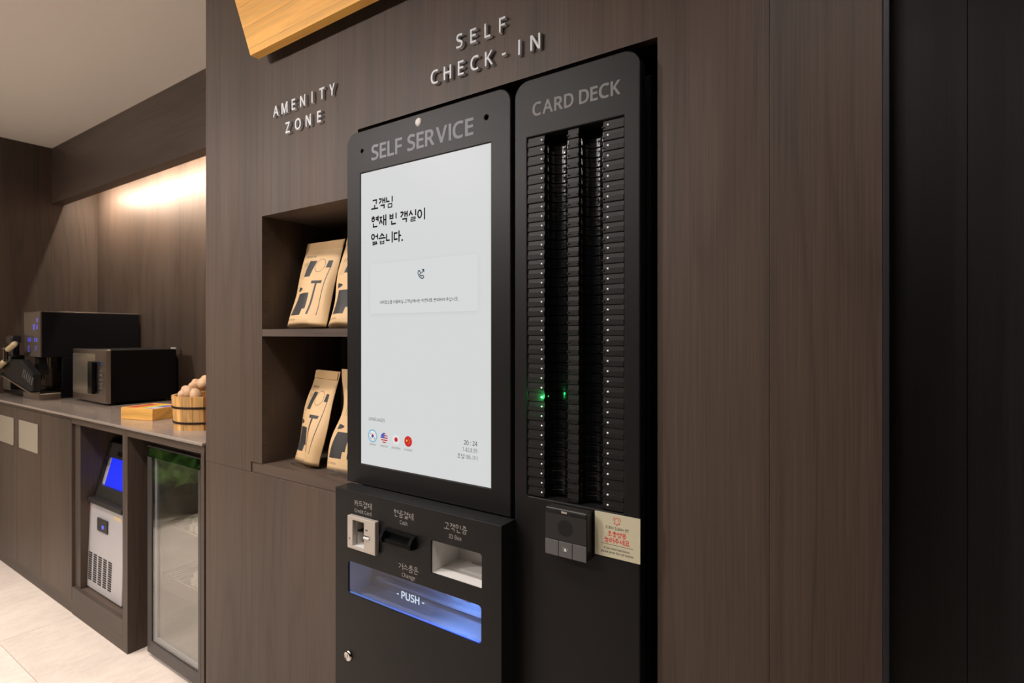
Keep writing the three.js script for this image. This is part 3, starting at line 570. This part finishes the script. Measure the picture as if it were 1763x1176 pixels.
{
  const t = thing('notice_plate', 'cream notice with red bell and red Korean lettering beside the intercom', 'notice', [0, 0, KZ + .0003]);
  const TN = canvasTex(512, 466, (g, w, h) => {
    g.fillStyle = '#cfc8ab'; g.fillRect(0, 0, w, h); g.strokeStyle = '#c4473a'; g.lineWidth = 7; g.lineJoin = 'round'; const cx = 256;
    g.beginPath(); g.moveTo(cx - 34, 98); g.quadraticCurveTo(cx - 22, 86, cx - 22, 62); g.quadraticCurveTo(cx - 20, 40, cx, 38); g.quadraticCurveTo(cx + 20, 40, cx + 22, 62); g.quadraticCurveTo(cx + 22, 86, cx + 34, 98); g.closePath(); g.stroke();
    g.beginPath(); g.arc(cx, 104, 9, 0, Math.PI); g.stroke(); g.beginPath(); g.moveTo(cx, 38); g.lineTo(cx, 28); g.stroke();
    for (const q of [-1, 1]) { g.beginPath(); g.arc(cx, 62, 40, q > 0 ? -1 : Math.PI - .2, q > 0 ? .2 : Math.PI + 1); g.stroke(); }
    korean(g, '도움이 필요하시면', cx, 132, 34, { align: 'center', weight: .12, color: '#2b2826' });
    korean(g, '호출벨을', cx, 184, 58, { align: 'center', weight: .13, color: '#cc2f2a' }); korean(g, '눌러주세요', cx, 250, 62, { align: 'center', weight: .13, color: '#cc2f2a' });
    g.fillStyle = '#3c3835'; g.fillRect(70, 326, 368, 5);
    latin(g, 'If you need assistance,', cx, 382, 24, { align: 'center', bold: true, color: '#2b2826', width: 300 }); latin(g, 'please press the call button', cx, 422, 24, { align: 'center', bold: true, color: '#2b2826', width: 368 });
  });
  rslab('backing', std({ color: 0xcfc8ab, roughness: .5 }), t, -.4378, -.3515, .8706, .9493, 0, .002, .0006);
  mesh('print', new THREE.PlaneGeometry(.0859, .0784), std({ map: TN, roughness: .45 }), t, -.39465, .90995, .00215);
}

// ================================================================ COUNTER ALCOVE
const AF = -.96;      // front plane of the cabinets
{
  const t = thing('countertop', 'taupe stone countertop running along the alcove', 'countertop', [0, 0, 0]);
  rslab('slab', M.stoneTop, t, LX + .002, -1.9002, .8935, .9055, AZ + .001, -.9515, .004);
  const g = t.children[0].geometry, p = g.attributes.position; for (let i = 0; i < p.count; i++) g.attributes.uv.setXY(i, p.getX(i), p.getZ(i) + p.getY(i));
}
{
  const t = thing('base_cabinet', 'walnut base cabinet with flush doors and beige square hatches', 'cabinet', [0, 0, 0]);
  slab('carcass', M.walnut, t, LX + .002, -3.066, .0, .8925, AZ + .002, AF - .02);
  slab('plinth', M.walnut, t, LX + .002, -3.066, .0, .063, AF - .02, AF - .002, 'x');
  slab('rail', M.walnut, t, LX + .002, -3.066, .8805, .8925, AF - .02, AF - .001, 'x');
  const xs = [LX + .002, -4.193, -3.8285, -3.464, -3.066];
  for (let i = 0; i < 4; i++) {
    const dz = i === 3 ? 0 : 0;
    const d = slab('door', M.walnut, t, xs[i] + .001, xs[i + 1] - .001, .065, .8785, AF - .0195, AF + .0005 + dz);
    if (i === 1 || i === 2) { const a = i === 1 ? -4.155 : -3.7808, b = i === 1 ? -3.874 : -3.4988, cx = (xs[i] + xs[i + 1]) / 2; mesh('hatch', rbox(b - a, .146, .005, .002), M.hatch, d, (a + b) / 2 - cx, .7475 - .47175, .0125); }
  }
}
{
  const t = thing('open_cabinet', 'open walnut cabinet bay with raised shelf box around the ice maker', 'cabinet', [0, 0, 0]);
  slab('side_panel', M.walnut, t, -3.0645, -3.003, .0, .8925, AZ + .002, AF - .012);
  slab('side_panel', M.walnut, t, -2.534, -2.489, 0, .8925, AZ + .002, AF);
  slab('back_panel', M.walnut, t, -3.003, -2.534, .0, .8925, AZ + .002, AZ + .02);
  slab('shelf_box', M.walnut, t, -3.0645, -2.5345, 0, .1225, AF - .018, AF, 'x'); slab('shelf_top', M.walnut, t, -3.003, -2.5345, .105, .1223, AZ + .02, AF - .0185, 'x');
  slab('rail', M.walnut, t, -3.0645, -1.9, .866, .8925, AF - .02, AF, 'x'); slab('side_panel', M.walnut, t, -1.921, -1.9005, 0, .8655, AZ + .002, AF);
  slab('top_panel', M.walnut, t, -3.003, -2.5345, .8745, .8925, AZ + .02, AF - .0205, 'x');
}
// ---- ice maker
{
  const t = thing('ice_maker', 'silver grey ice maker with black hood and blue lit window', 'ice maker', [-2.8395, .1225, -1.0]);
  const w = .39, d = .42; t.rotation.y = 0;
  for (const x of [-.16, .16]) for (const z of [-.05, -.36]) mesh('foot', new THREE.CylinderGeometry(.014, .016, .012, 12), M.black, t, x, .006, z);
  const bodyShape = new THREE.Shape(); bodyShape.moveTo(0, .012); bodyShape.lineTo(-d, .012); bodyShape.lineTo(-d, .39); bodyShape.lineTo(-.012, .39); bodyShape.closePath();
  const bg = new THREE.ExtrudeGeometry(bodyShape, { depth: w - .006, bevelEnabled: true, bevelSize: .003, bevelThickness: .003, bevelSegments: 2 }); bg.rotateY(-Math.PI / 2); bg.translate(w / 2 - .003, 0, 0); mesh('body', bg, M.iceBody, t);
  rslab('hood_band', M.hood, t, -w / 2, w / 2, .3905, .412, -d, .004, .004);
  // sloping hood with a window opening
  const tilt = .26, hb = .412, hh = .245;
  const hg = new THREE.Group(); hg.name = 'hood'; hg.position.set(0, hb, -.022); hg.rotation.x = -tilt; t.add(hg);
  const hs = rectShape(-w / 2 + .012, 0, w / 2 - .012, hh, .012); hs.holes.push(rectHole(-.15, .052, .12, .178, .012));
  mesh('hood_front', plate(hs, .02, .003), M.hood, hg);
  const bowl = rectShape(-.15, .052, .12, .178, .012); mesh('window_display', plate(bowl, .004), emit(.012, .03, .95, 1.0), hg, .0, 0, -.016);
  mesh('window_bevel', new THREE.PlaneGeometry(.03, .12), std({ color: 0xb9b4b6, roughness: .4 }), hg, -.135, .114, -.0135);
  rslab('handle', M.gloss, hg, -.03, .06, .193, .212, -.001, .008, .003);
  slab('hood_body', M.hood, t, -w / 2 + .02, w / 2 - .02, .412, .60, -d + .02, -.125); slab('hood_lid', M.hood, t, -w / 2 + .012, w / 2 - .012, .6005, .645, -d + .02, -.098);
  // control button, vents, stickers
  const cz = -.0042; const cb = mesh('control_panel', rbox(.105, .058, .006, .003), M.hood, t, -.012, .306, cz + .001);
  mesh('indicator_lamp', new THREE.CylinderGeometry(.009, .009, .003, 20).rotateX(Math.PI / 2), emit(.1, .15, 1, 1.2), cb, .012, -.004, .003);
  const v = []; for (let c = 0; c < 5; c++) for (let r = 0; r < 13; r++) v.push(new THREE.BoxGeometry(.033, .0052, .003).translate(-.135 + c * .052, .045 + r * .0098, .0022 - r * .00031)); mesh('vent_slots', merged(v), M.black, t).userData.kind = 'stuff';
  rslab('sticker', std({ color: 0xcbb38a, roughness: .6 }), t, .095, .165, .352, .368, -.010, -.0072, .0005); rslab('sticker', std({ color: 0xb9877a, roughness: .6 }), t, -.18, -.15, .352, .372, -.010, -.0072, .0005);
}
// ---- glass door fridge with bottles lying inside
{
  const t = thing('glass_door_fridge', 'dark framed undercounter fridge with a reflecting glass door', 'fridge', [0, 0, 0]);
  const x0 = -2.415, x1 = -2.003, y0 = .018, y1 = .832, zf = -1.0, W = std({ color: 0xb9b5ae, roughness: .5 });
  const s = rectShape(x0, y0, x1, y1, .003); s.holes.push(rectHole(x0 + .036, y0 + .05, x1 - .02, y1 - .042, .002));
  const door = new THREE.Group(); door.name = 'door'; t.add(door);
  mesh('frame', plate(s, .03, .002), std({ color: 0x3a3634, roughness: .4 }), door, 0, 0, zf);
  rslab('glass_border', phys({ color: 0x060607, roughness: .04, ior: 2.1 }), door, x0 + .003, x1 - .003, y1 - .0425, y1 - .003, zf - .001, zf + .0012, .0006);
  mesh('pane', new THREE.PlaneGeometry(x1 - x0 - .056, y1 - y0 - .092), M.fridgeGlass, door, (x0 + .036 + x1 - .02) / 2, (y0 + .05 + y1 - .042) / 2, zf - .004);
  mesh('inner_pane', door.getObjectByName('pane').geometry, M.fridgeGlass, door, door.getObjectByName('pane').position.x, door.getObjectByName('pane').position.y, zf - .016);
  slab('gasket', std({ color: 0xa9adb5, roughness: .5 }), door, x0 + .037, x0 + .052, y0 + .052, y1 - .044, zf - .03, zf - .012); slab('gasket', std({ color: 0xa9adb5, roughness: .5 }), door, x0 + .052, x1 - .021, y0 + .051, y0 + .064, zf - .03, zf - .012);
  const zb = -1.5; slab('cabinet_wall', W, t, x0 + .005, x0 + .036, y0, y1, zb, zf - .032); slab('cabinet_wall', W, t, x1 - .02, x1 - .005, y0, y1, zb, zf - .032); slab('cabinet_wall', W, t, x0 + .036, x1 - .02, y0, y1, zb - .02, zb);
  slab('cabinet_wall', W, t, x0 + .036, x1 - .02, y0, y0 + .05, zb, zf - .032); slab('cabinet_wall', W, t, x0 + .036, x1 - .02, y1 - .042, y1, zb, zf - .032);
  for (const x of [x0 + .04, x1 - .04]) for (const z of [zf - .05, zb + .05]) mesh('foot', new THREE.CylinderGeometry(.012, .014, y0 + .0004, 12), M.black, t, x, y0 / 2, z);
  const il = new THREE.RectAreaLight(0xfff2e2, 1.4, .3, .02); il.name = 'fridge_light'; il.position.set((x0 + x1) / 2, y1 - .056, zf - .10); il.lookAt((x0 + x1) / 2, .3, zb + .1); t.add(il);
  rslab('lamp_strip', std({ color: 0xffffff, emissive: 0xfff2e2, emissiveIntensity: .8 }), t, x0 + .06, x1 - .05, y1 - .052, y1 - .0425, zf - .11, zf - .09, .002);
  const wire = (y) => { const l = []; for (let i = 0; i < 17; i++) l.push(new THREE.BoxGeometry(.003, .003, .42).translate(x0 + .045 + i * .0205, y, -1.25)); for (const z of [-1.04, -1.46]) l.push(new THREE.BoxGeometry(x1 - x0 - .058, .005, .005).translate((x0 + x1) / 2 + .008, y, z)); mesh('wire_shelf', merged(l), M.chrome, t); };
  wire(.525); wire(.325);
  const rb = .0165, prof = [[0, 0], [rb * .95, 0], [rb, .004], [rb, .085], [rb * .55, .12], [rb * .55, .132], [0, .132]];
  const bg = new THREE.LatheGeometry(prof.map((p) => new THREE.Vector2(...p)), 20).rotateX(Math.PI / 2), cg = new THREE.CylinderGeometry(.0148, .0148, .016, 20).rotateX(Math.PI / 2), bm = phys({ color: 0xf4f6f8, transmission: .8, roughness: .1, thickness: 0 });
  const put = (x, y, where) => { const b = thing('water_bottle', where, 'bottle', [x, y + rb, -1.19], 0, 'white capped bottles lying in the fridge'); mesh('bottle_body', bg, bm, b); mesh('cap', cg, M.whitePlastic, b, 0, 0, .14); };
  put(-2.155, .5268, 'white capped bottle in upper fridge pile, bottom left'); put(-2.115, .5268, 'white capped bottle in upper fridge pile, bottom middle'); put(-2.075, .5268, 'white capped bottle in upper fridge pile, bottom right, against the fridge side');
  put(-2.135, .5268 + .028, 'white capped bottle on top of upper fridge pile, left one'); put(-2.095, .5268 + .028, 'white capped bottle on top of upper fridge pile, right one');
  put(-2.145, .3268, 'white capped bottle in lower fridge pile, bottom left'); put(-2.105, .3268, 'white capped bottle in lower fridge pile, bottom middle'); put(-2.065, .3268, 'white capped bottle in lower fridge pile, bottom right, against the fridge side');
  put(-2.125, .3268 + .028, 'white capped bottle on top of lower fridge pile, left one'); put(-2.085, .3268 + .028, 'white capped bottle on top of lower fridge pile, right one');
}
const TOP = .9056;
// ---- coffee machine
{
  const t = thing('coffee_machine', 'tall black coffee machine with grey front panel and blue touch display', 'coffee machine', [-4.02, TOP, -1.072]);
  const w = .27, head0 = .236, head1 = .494, dark = phys({ color: 0x0e0e13, roughness: .6, specularIntensity: .35 });
  rslab('head', dark, t, -w / 2, w / 2, head0, head1 - .004, -.49, -.008, .004);
  rslab('top_plate', M.steelBrushed, t, -w / 2, w / 2, head1 - .0038, head1, -.49, 0, .0015);
  rslab('front_panel', std({ color: 0x6f655c, roughness: .35, metalness: .5 }), t, -w / 2, w / 2, head0 + .002, head1 - .004, -.0078, 0, .002);
  const TD = canvasTex(256, 256, (g, W, H) => {
    g.fillStyle = '#000'; g.fillRect(0, 0, W, H); g.fillStyle = g.strokeStyle = '#7f8bff'; g.lineWidth = 5;
    const cup = (x, y, q) => { g.beginPath(); g.moveTo(x, y); g.lineTo(x + 26 * q, y); g.lineTo(x + 22 * q, y + 30 * q); g.lineTo(x + 4 * q, y + 30 * q); g.closePath(); g.fill(); };
    cup(150, 60, 1.3); cup(210, 20, 1.0); g.fillRect(214, 64, 20, 30);
    for (const [x, y] of [[60, 150], [92, 150], [170, 150], [205, 150]]) g.fillRect(x, y, 22, 26); for (const [x, y] of [[64, 205], [190, 205]]) { g.beginPath(); g.arc(x + 12, y + 12, 13, 0, 7); g.stroke(); } g.fillRect(62, 236, 28, 8);
  });
  mesh('display', new THREE.PlaneGeometry(.24, .22), std({ color: 0x6f655c, roughness: .35, metalness: .5, emissive: 0x8f98ff, emissiveMap: TD, emissiveIntensity: .55 }), t, 0, .365, .0006);
  rslab('column', dark, t, -w / 2, w / 2, 0, head0, -.49, -.100, .003);
  rslab('bay_lining', M.mirror, t, -w / 2 + .008, w / 2 - .008, .038, head0 - .002, -.0995, -.096, .0008);
  rslab('drip_tray', M.steelBrushed, t, -w / 2, w / 2, .0, .034, -.0955, .004, .004);
  rslab('drip_grid', M.black, t, -w / 2 + .012, w / 2 - .012, .0342, .037, -.09, -.004, .001);
  rslab('spout', M.hood, t, -.03, .03, .135, head0 - .001, -.07, -.02, .006);
  for (const x of [-.014, .014]) mesh('nozzle', new THREE.CylinderGeometry(.007, .009, .03, 12), M.chrome, t, x, .121, -.045);
  mesh('steam_wand', new THREE.CylinderGeometry(.012, .012, .055, 16), M.chrome, t, .105, .205, -.05);
}
// ---- hinged appliance with ridged plate and two cream handles, left of the coffee machine
{
  const t = thing('waffle_press', 'black tabletop appliance with tilted ridged plate and two cream handles', 'appliance', [0, TOP, 0]);
  rslab('base', M.gloss, t, -4.545, -4.17, .006, .042, -1.25, -1.075, .008);
  for (const x of [-4.5, -4.2]) mesh('foot', new THREE.CylinderGeometry(.012, .012, .0065, 12), M.black, t, x, .0033, -1.12);
  const arm = new THREE.Group(); arm.name = 'upper_plate'; t.add(arm);
  const ps = new THREE.Shape([[-4.325, .128], [-3.845, .0535], [-3.80, .060], [-3.80, .150], [-3.99, .224], [-4.18, .222], [-4.30, .160]].map((q) => new THREE.Vector2(...q)));
  mesh('plate_body', plate(ps, .036, .004), M.black, arm, 0, 0, -1.018);
  const rim = mesh('plate_rim', rbox(.52, .008, .044, .003), M.steelBrushed, arm, -4.085, .086, -1.034); rim.rotation.z = -.155;
  for (let i = 0; i < 6; i++) { const r = mesh('ridge', rbox(.010, .048, .006, .002), M.greyButton, arm, -3.945 + i * .028, .150 - i * .008, -1.0165); r.rotation.z = -.5; }
  const cap = (x, y, z, a, l) => { const h = mesh('handle', new THREE.CapsuleGeometry(.0145, l, 8, 16), M.cream, t, x, y, z); h.rotation.z = a; };
  cap(-4.285, .186, -1.0, Math.PI / 2 + .29, .14); cap(-4.085, .296, -1.0, Math.PI / 2 + .28, .115);
  mesh('hinge_pin', new THREE.CylinderGeometry(.011, .011, .07, 16), M.chrome, t, -4.19, .245, -1.0); mesh('pin_cap', new THREE.SphereGeometry(.014, 16, 12).scale(1.6, .5, 1), M.chrome, t, -4.195, .284, -1.0);
  rslab('bracket', M.gloss, t, -4.33, -4.18, .04, .245, -1.085, -1.02, .01); rslab('knob', M.hood, t, -4.24, -4.14, .31, .36, -1.06, -1.01, .015); rslab('knob_post', M.gloss, t, -4.22, -4.18, .24, .315, -1.06, -1.03, .006);
  mesh('latch', rbox(.05, .03, .02, .006), M.steel, t, -4.33, .128, -1.008);
}
// ---- microwave
{
  const t = thing('microwave', 'black microwave oven with mirrored stainless door and vertical handle', 'microwave', [-3.52, TOP, -1.176], -.03);
  for (const x of [-.2, .2]) for (const z of [-.04, -.28]) mesh('foot', new THREE.CylinderGeometry(.014, .014, .012, 12), M.black, t, x, .006, z);
  rslab('case', phys({ color: 0x060607, roughness: .6, specularIntensity: .3 }), t, -.245, .245, .012, .285, -.33, -.022, .004);
  rslab('door', M.steelBrushed, t, -.245, .245, .010, .286, -.0215, 0, .003);
  rslab('window', std({ color: 0xc9bda9, metalness: .8, roughness: .25 }), t, -.238, .098, .045, .262, -.001, .0012, .001);
  rslab('handle', M.gloss, t, .050, .118, .053, .224, .004, .022, .006); for (const y of [.07, .205]) rslab('handle_post', M.gloss, t, .075, .095, y - .008, y + .008, -.001, .006, .002);
  rslab('clock_display', std({ color: 0x101318, roughness: .2, emissive: 0x7f92c8, emissiveIntensity: .05 }), t, .142, .205, .205, .226, -.001, .0014, .0005);
  for (let r = 0; r < 6; r++) rslab('button', std({ color: 0x8a837c, roughness: .4, metalness: .6 }), t, .15, .20, .06 + r * .022, .07 + r * .022, -.001, .0012, .0005);
}
// ---- wooden box of tea packets
{
  const t = thing('tea_box', 'shallow pale wooden box of coloured packets in front of the microwave', 'box', [-2.668, TOP, -1.128], .25);
  const w = .19, d = .15, h = .05, k = .009;
  rslab('side', M.bamboo, t, -w / 2, w / 2, 0, h, d / 2 - k, d / 2, .0015); rslab('side', M.bamboo, t, -w / 2, w / 2, 0, h, -d / 2, -d / 2 + k, .0015);
  rslab('side', M.bamboo, t, -w / 2, -w / 2 + k, 0, h, -d / 2 + k, d / 2 - k, .0015); rslab('side', M.bamboo, t, w / 2 - k, w / 2, 0, h, -d / 2 + k, d / 2 - k, .0015); slab('bottom', M.bamboo, t, -w / 2 + k, w / 2 - k, .001, .006, -d / 2 + k, d / 2 - k);
  for (const c of t.children) { const p = c.geometry.attributes.position; for (let i = 0; i < p.count; i++) c.geometry.attributes.uv.setXY(i, p.getY(i) + p.getZ(i) * .5, p.getX(i) + p.getZ(i)); }
  const cols = [['red', 0xc8343c], ['orange', 0xdc6a34], ['golden yellow', 0xe0b83a], ['lime green', 0xb8c840], ['blue', 0x4a6fb8], ['violet', 0x7a58b4], ['lavender', 0x9a80cc]], n = cols.length, pw = (w - 2 * k) / n;
  cols.forEach(([c, hex], i) => {
    const lx = -w / 2 + k + (i + .5) * pw, p = thing('tea_packet', `${c} packet lying in the pale wooden box`, 'packet', [-2.668 + lx * Math.cos(.25), TOP + .0065, -1.128 - lx * Math.sin(.25)], .25, 'coloured packets in the wooden box');
    const m = std({ color: hex, roughness: .45 }); mesh('sachet', rbox(pw - .0012, .0405, d - 2 * k - .004, .003), m, p, 0, .0203, 0); mesh('label_patch', rbox(pw - .008, .0008, .04, .0003), M.whitePlastic, p, 0, .0407, .02).visible = i > 3;
  });
}
// ---- wooden bucket of eggs
const BX = -2.238, BZ = -1.152;
{
  const t = thing('wooden_bucket', 'round pale wooden stave bucket with two dark hoops full of eggs', 'bucket', [BX, TOP, BZ]);
  const n = 20, r0 = .122, r1 = .131, h = .128, th = .012;
  for (let i = 0; i < n; i++) {
    const a0 = i / n * Math.PI * 2 + .006, a1 = (i + 1) / n * Math.PI * 2 - .006, s = new THREE.Shape(), R = 1;
    const pos = [], idx = [], uv = [], m = 3;
    for (let j = 0; j <= m; j++) { const a = a0 + (a1 - a0) * j / m; for (const [rad, y] of [[r0, 0], [r1, h], [r1 - th, h], [r0 - th, 0]]) { pos.push(Math.cos(a) * rad, y, Math.sin(a) * rad); uv.push((a - a0) * .13 + i * .037, y + i * .07); } }
    for (let j = 0; j < m; j++) for (let k = 0; k < 4; k++) { const a = j * 4 + k, b = j * 4 + (k + 1) % 4, c = a + 4, d = b + 4; idx.push(a, b, c, b, d, c); }
    idx.push(0, 2, 1, 0, 3, 2, m * 4, m * 4 + 1, m * 4 + 2, m * 4, m * 4 + 2, m * 4 + 3);
    let g = new THREE.BufferGeometry(); g.setAttribute('position', new THREE.Float32BufferAttribute(pos, 3)); g.setAttribute('uv', new THREE.Float32BufferAttribute(uv, 2)); g.setIndex(idx); g = g.toNonIndexed(); g.computeVertexNormals();
    mesh('stave', g, i === 1 ? std({ map: TCEDAR, color: 0xb98a55, roughness: .55 }) : M.cedar, t);
  }
  mesh('bottom', new THREE.CylinderGeometry(r0 - th - .001, r0 - th - .001, .01, 32), M.cedar, t, 0, .012, 0);
  for (const y of [.028, .086]) { const r = r0 + (r1 - r0) * y / h; mesh('hoop', new THREE.LatheGeometry([[r - .001, y - .004], [r + .0022, y - .0036], [r + .0026, y + .0036], [r - .0005, y + .004]].map((p) => new THREE.Vector2(...p)), 48), M.copper, t); }
  // eggs heaped above the rim, each in its own place
  const TEGG = dataTex(256, 256, (x, y, c) => { const k = 1 + (pn2(x, y) - .5) * .10 + (pn1(x / 4, y / 4) - .5) * .10; c[0] = clamp(204 * k); c[1] = clamp(166 * k); c[2] = clamp(128 * k); });
  const eggProfile = []; for (let i = 0; i <= 18; i++) { const a = i / 18 * Math.PI, y = -Math.cos(a); eggProfile.push(new THREE.Vector2(Math.sin(a) * .0215 * (1 - .12 * y), y * .028)); }
  const eg = new THREE.LatheGeometry(eggProfile, 24), em = std({ map: TEGG, roughness: .5 }), c0 = h;
  const spots = [
    [-.085, .006, .045, 'pale brown egg at the left front of the heap, resting on the bucket rim'], [-.088, .030, .005, 'brown egg at the far left of the heap, behind the rim egg'],
    [-.040, .028, .035, 'brown egg in the middle of the left half of the heap'], [-.043, -.002, .077, 'brown egg low at the front, left of the stained stave'],
    [.000, .012, .078, 'brown egg lying flat at the front of the heap above the stained stave'], [.052, .004, .078, 'brown egg just above the rim beside the wall edge'],
    [.005, .052, .012, 'darker brown egg near the top of the heap'], [.040, .046, .045, 'large light brown egg lying across the heap near the wall edge'],
    [.060, .074, .005, 'topmost brown egg half hidden by the wall edge'], [-.035, .018, -.05, 'brown egg at the back of the heap beneath the upper ones'], [.03, .02, -.045, 'brown egg at the back right of the heap'],
  ];
  spots.forEach(([x, y, z, label], i) => { const e = mesh('egg', eg, em, null, BX + x, TOP + c0 + y, BZ + z); tag(e, label, 'egg', 'eggs heaped in the wooden bucket'); e.rotation.set(rr(-1.4, 1.4), rr(0, 6), rr(-1.3, 1.3)); });
  const fill = []; for (let i = 0; i < 26; i++) { const a = i * 2.4, r = .085 * Math.sqrt((i + .5) / 26), e = eg.clone(); e.rotateX(rr(0, 3)); e.rotateZ(rr(0, 3)); e.translate(Math.cos(a) * r, .050 + (i % 3) * .013, Math.sin(a) * r); fill.push(e); }
  const low = mesh('egg_heap', merged(fill), em, null, BX, TOP, BZ); tag(low, 'lower brown eggs filling the wooden bucket below the heap', 'eggs'); low.userData.kind = 'stuff';
}
// ---- small things at the back of the counter
{
  const t = thing('power_plug', 'black plug and cord in a socket behind the bucket', 'plug', [-2.86, 1.055, AZ]);
  rslab('socket_plate', M.hood, t, -.06, .06, -.04, .04, 0, .008, .003); rslab('plug_body', M.gloss, t, -.03, .01, -.02, .02, .008, .04, .008);
  mesh('cord', tube([[-.01, -.01, .03], [.0, -.05, .06], [.05, -.09, .06], [.14, -.1, .03], [.2, -.12, .03]], .004), M.gloss, t);
  const c = thing('spray_bottle', 'small white capped dark bottle standing behind the microwave', 'bottle', [-3.38, TOP, -1.535]);
  mesh('bottle_body', new THREE.LatheGeometry([[0, 0], [.024, 0], [.026, .004], [.026, .22], [.012, .25], [.012, .268], [0, .268]].map((p) => new THREE.Vector2(...p)), 24), M.gloss, c); mesh('cap', new THREE.CylinderGeometry(.013, .014, .022, 20), M.whitePlastic, c, 0, .279, 0);
}
// ---- leafy plant standing by the end wall outside the frame; the fridge door mirrors it
{
  const t = thing('potted_plant', 'bushy green plant in a dark pot mirrored in the fridge door', 'plant', [-4.2, 0, .02]);
  mesh('pot', new THREE.LatheGeometry([[0, 0], [.15, 0], [.19, .13], [.2, .15], [.18, .15], [.17, .12], [0, .12]].map((p) => new THREE.Vector2(...p)), 32), M.kiosk, t);
  mesh('soil', new THREE.CylinderGeometry(.172, .17, .01, 24), M.soil, t, 0, .122, 0);
  const leaf = new THREE.BufferGeometry(); leaf.setAttribute('position', new THREE.Float32BufferAttribute([0, 0, 0, .022, .05, .006, -.022, .05, .006, .016, .1, 0, -.016, .1, 0, 0, .14, -.012, 0, .05, -.004], 3)); leaf.setIndex([0, 1, 6, 0, 6, 2, 1, 3, 6, 6, 4, 2, 6, 3, 5, 6, 5, 4]); leaf.computeVertexNormals();
  const L = new THREE.InstancedMesh(leaf, M.leaf, 700), q = new THREE.Object3D(), col = new THREE.Color();
  for (let i = 0; i < 700; i++) { const a = rr(0, 6.283), e = rr(-.2, 1.35), r = rr(.08, .36); q.position.set(Math.cos(a) * Math.cos(e) * r, .30 + Math.sin(e) * r * 1.3, Math.sin(a) * Math.cos(e) * r); q.rotation.set(rr(-1.6, 1.6), a, rr(-1.2, 1.2)); q.scale.setScalar(rr(.7, 1.3)); q.updateMatrix(); L.setMatrixAt(i, q.matrix); L.setColorAt(i, col.setHSL(rr(.22, .32), .45, rr(.35, .75))); }
  L.name = 'foliage'; L.userData.kind = 'stuff'; t.add(L);
  for (let i = 0; i < 7; i++) { const a = i / 7 * 6.283; mesh('stem', tube([[Math.cos(a) * .03, .12, Math.sin(a) * .03], [Math.cos(a) * .08, .36, Math.sin(a) * .08], [Math.cos(a) * .2, .6, Math.sin(a) * .2]], .006, 8, 6), M.soil, t); }
}

scene.traverse((o) => { if (o.isMesh || o.isLight) { o.castShadow = true; if (o.isMesh) o.receiveShadow = true; } });
renderer.render(scene, camera);
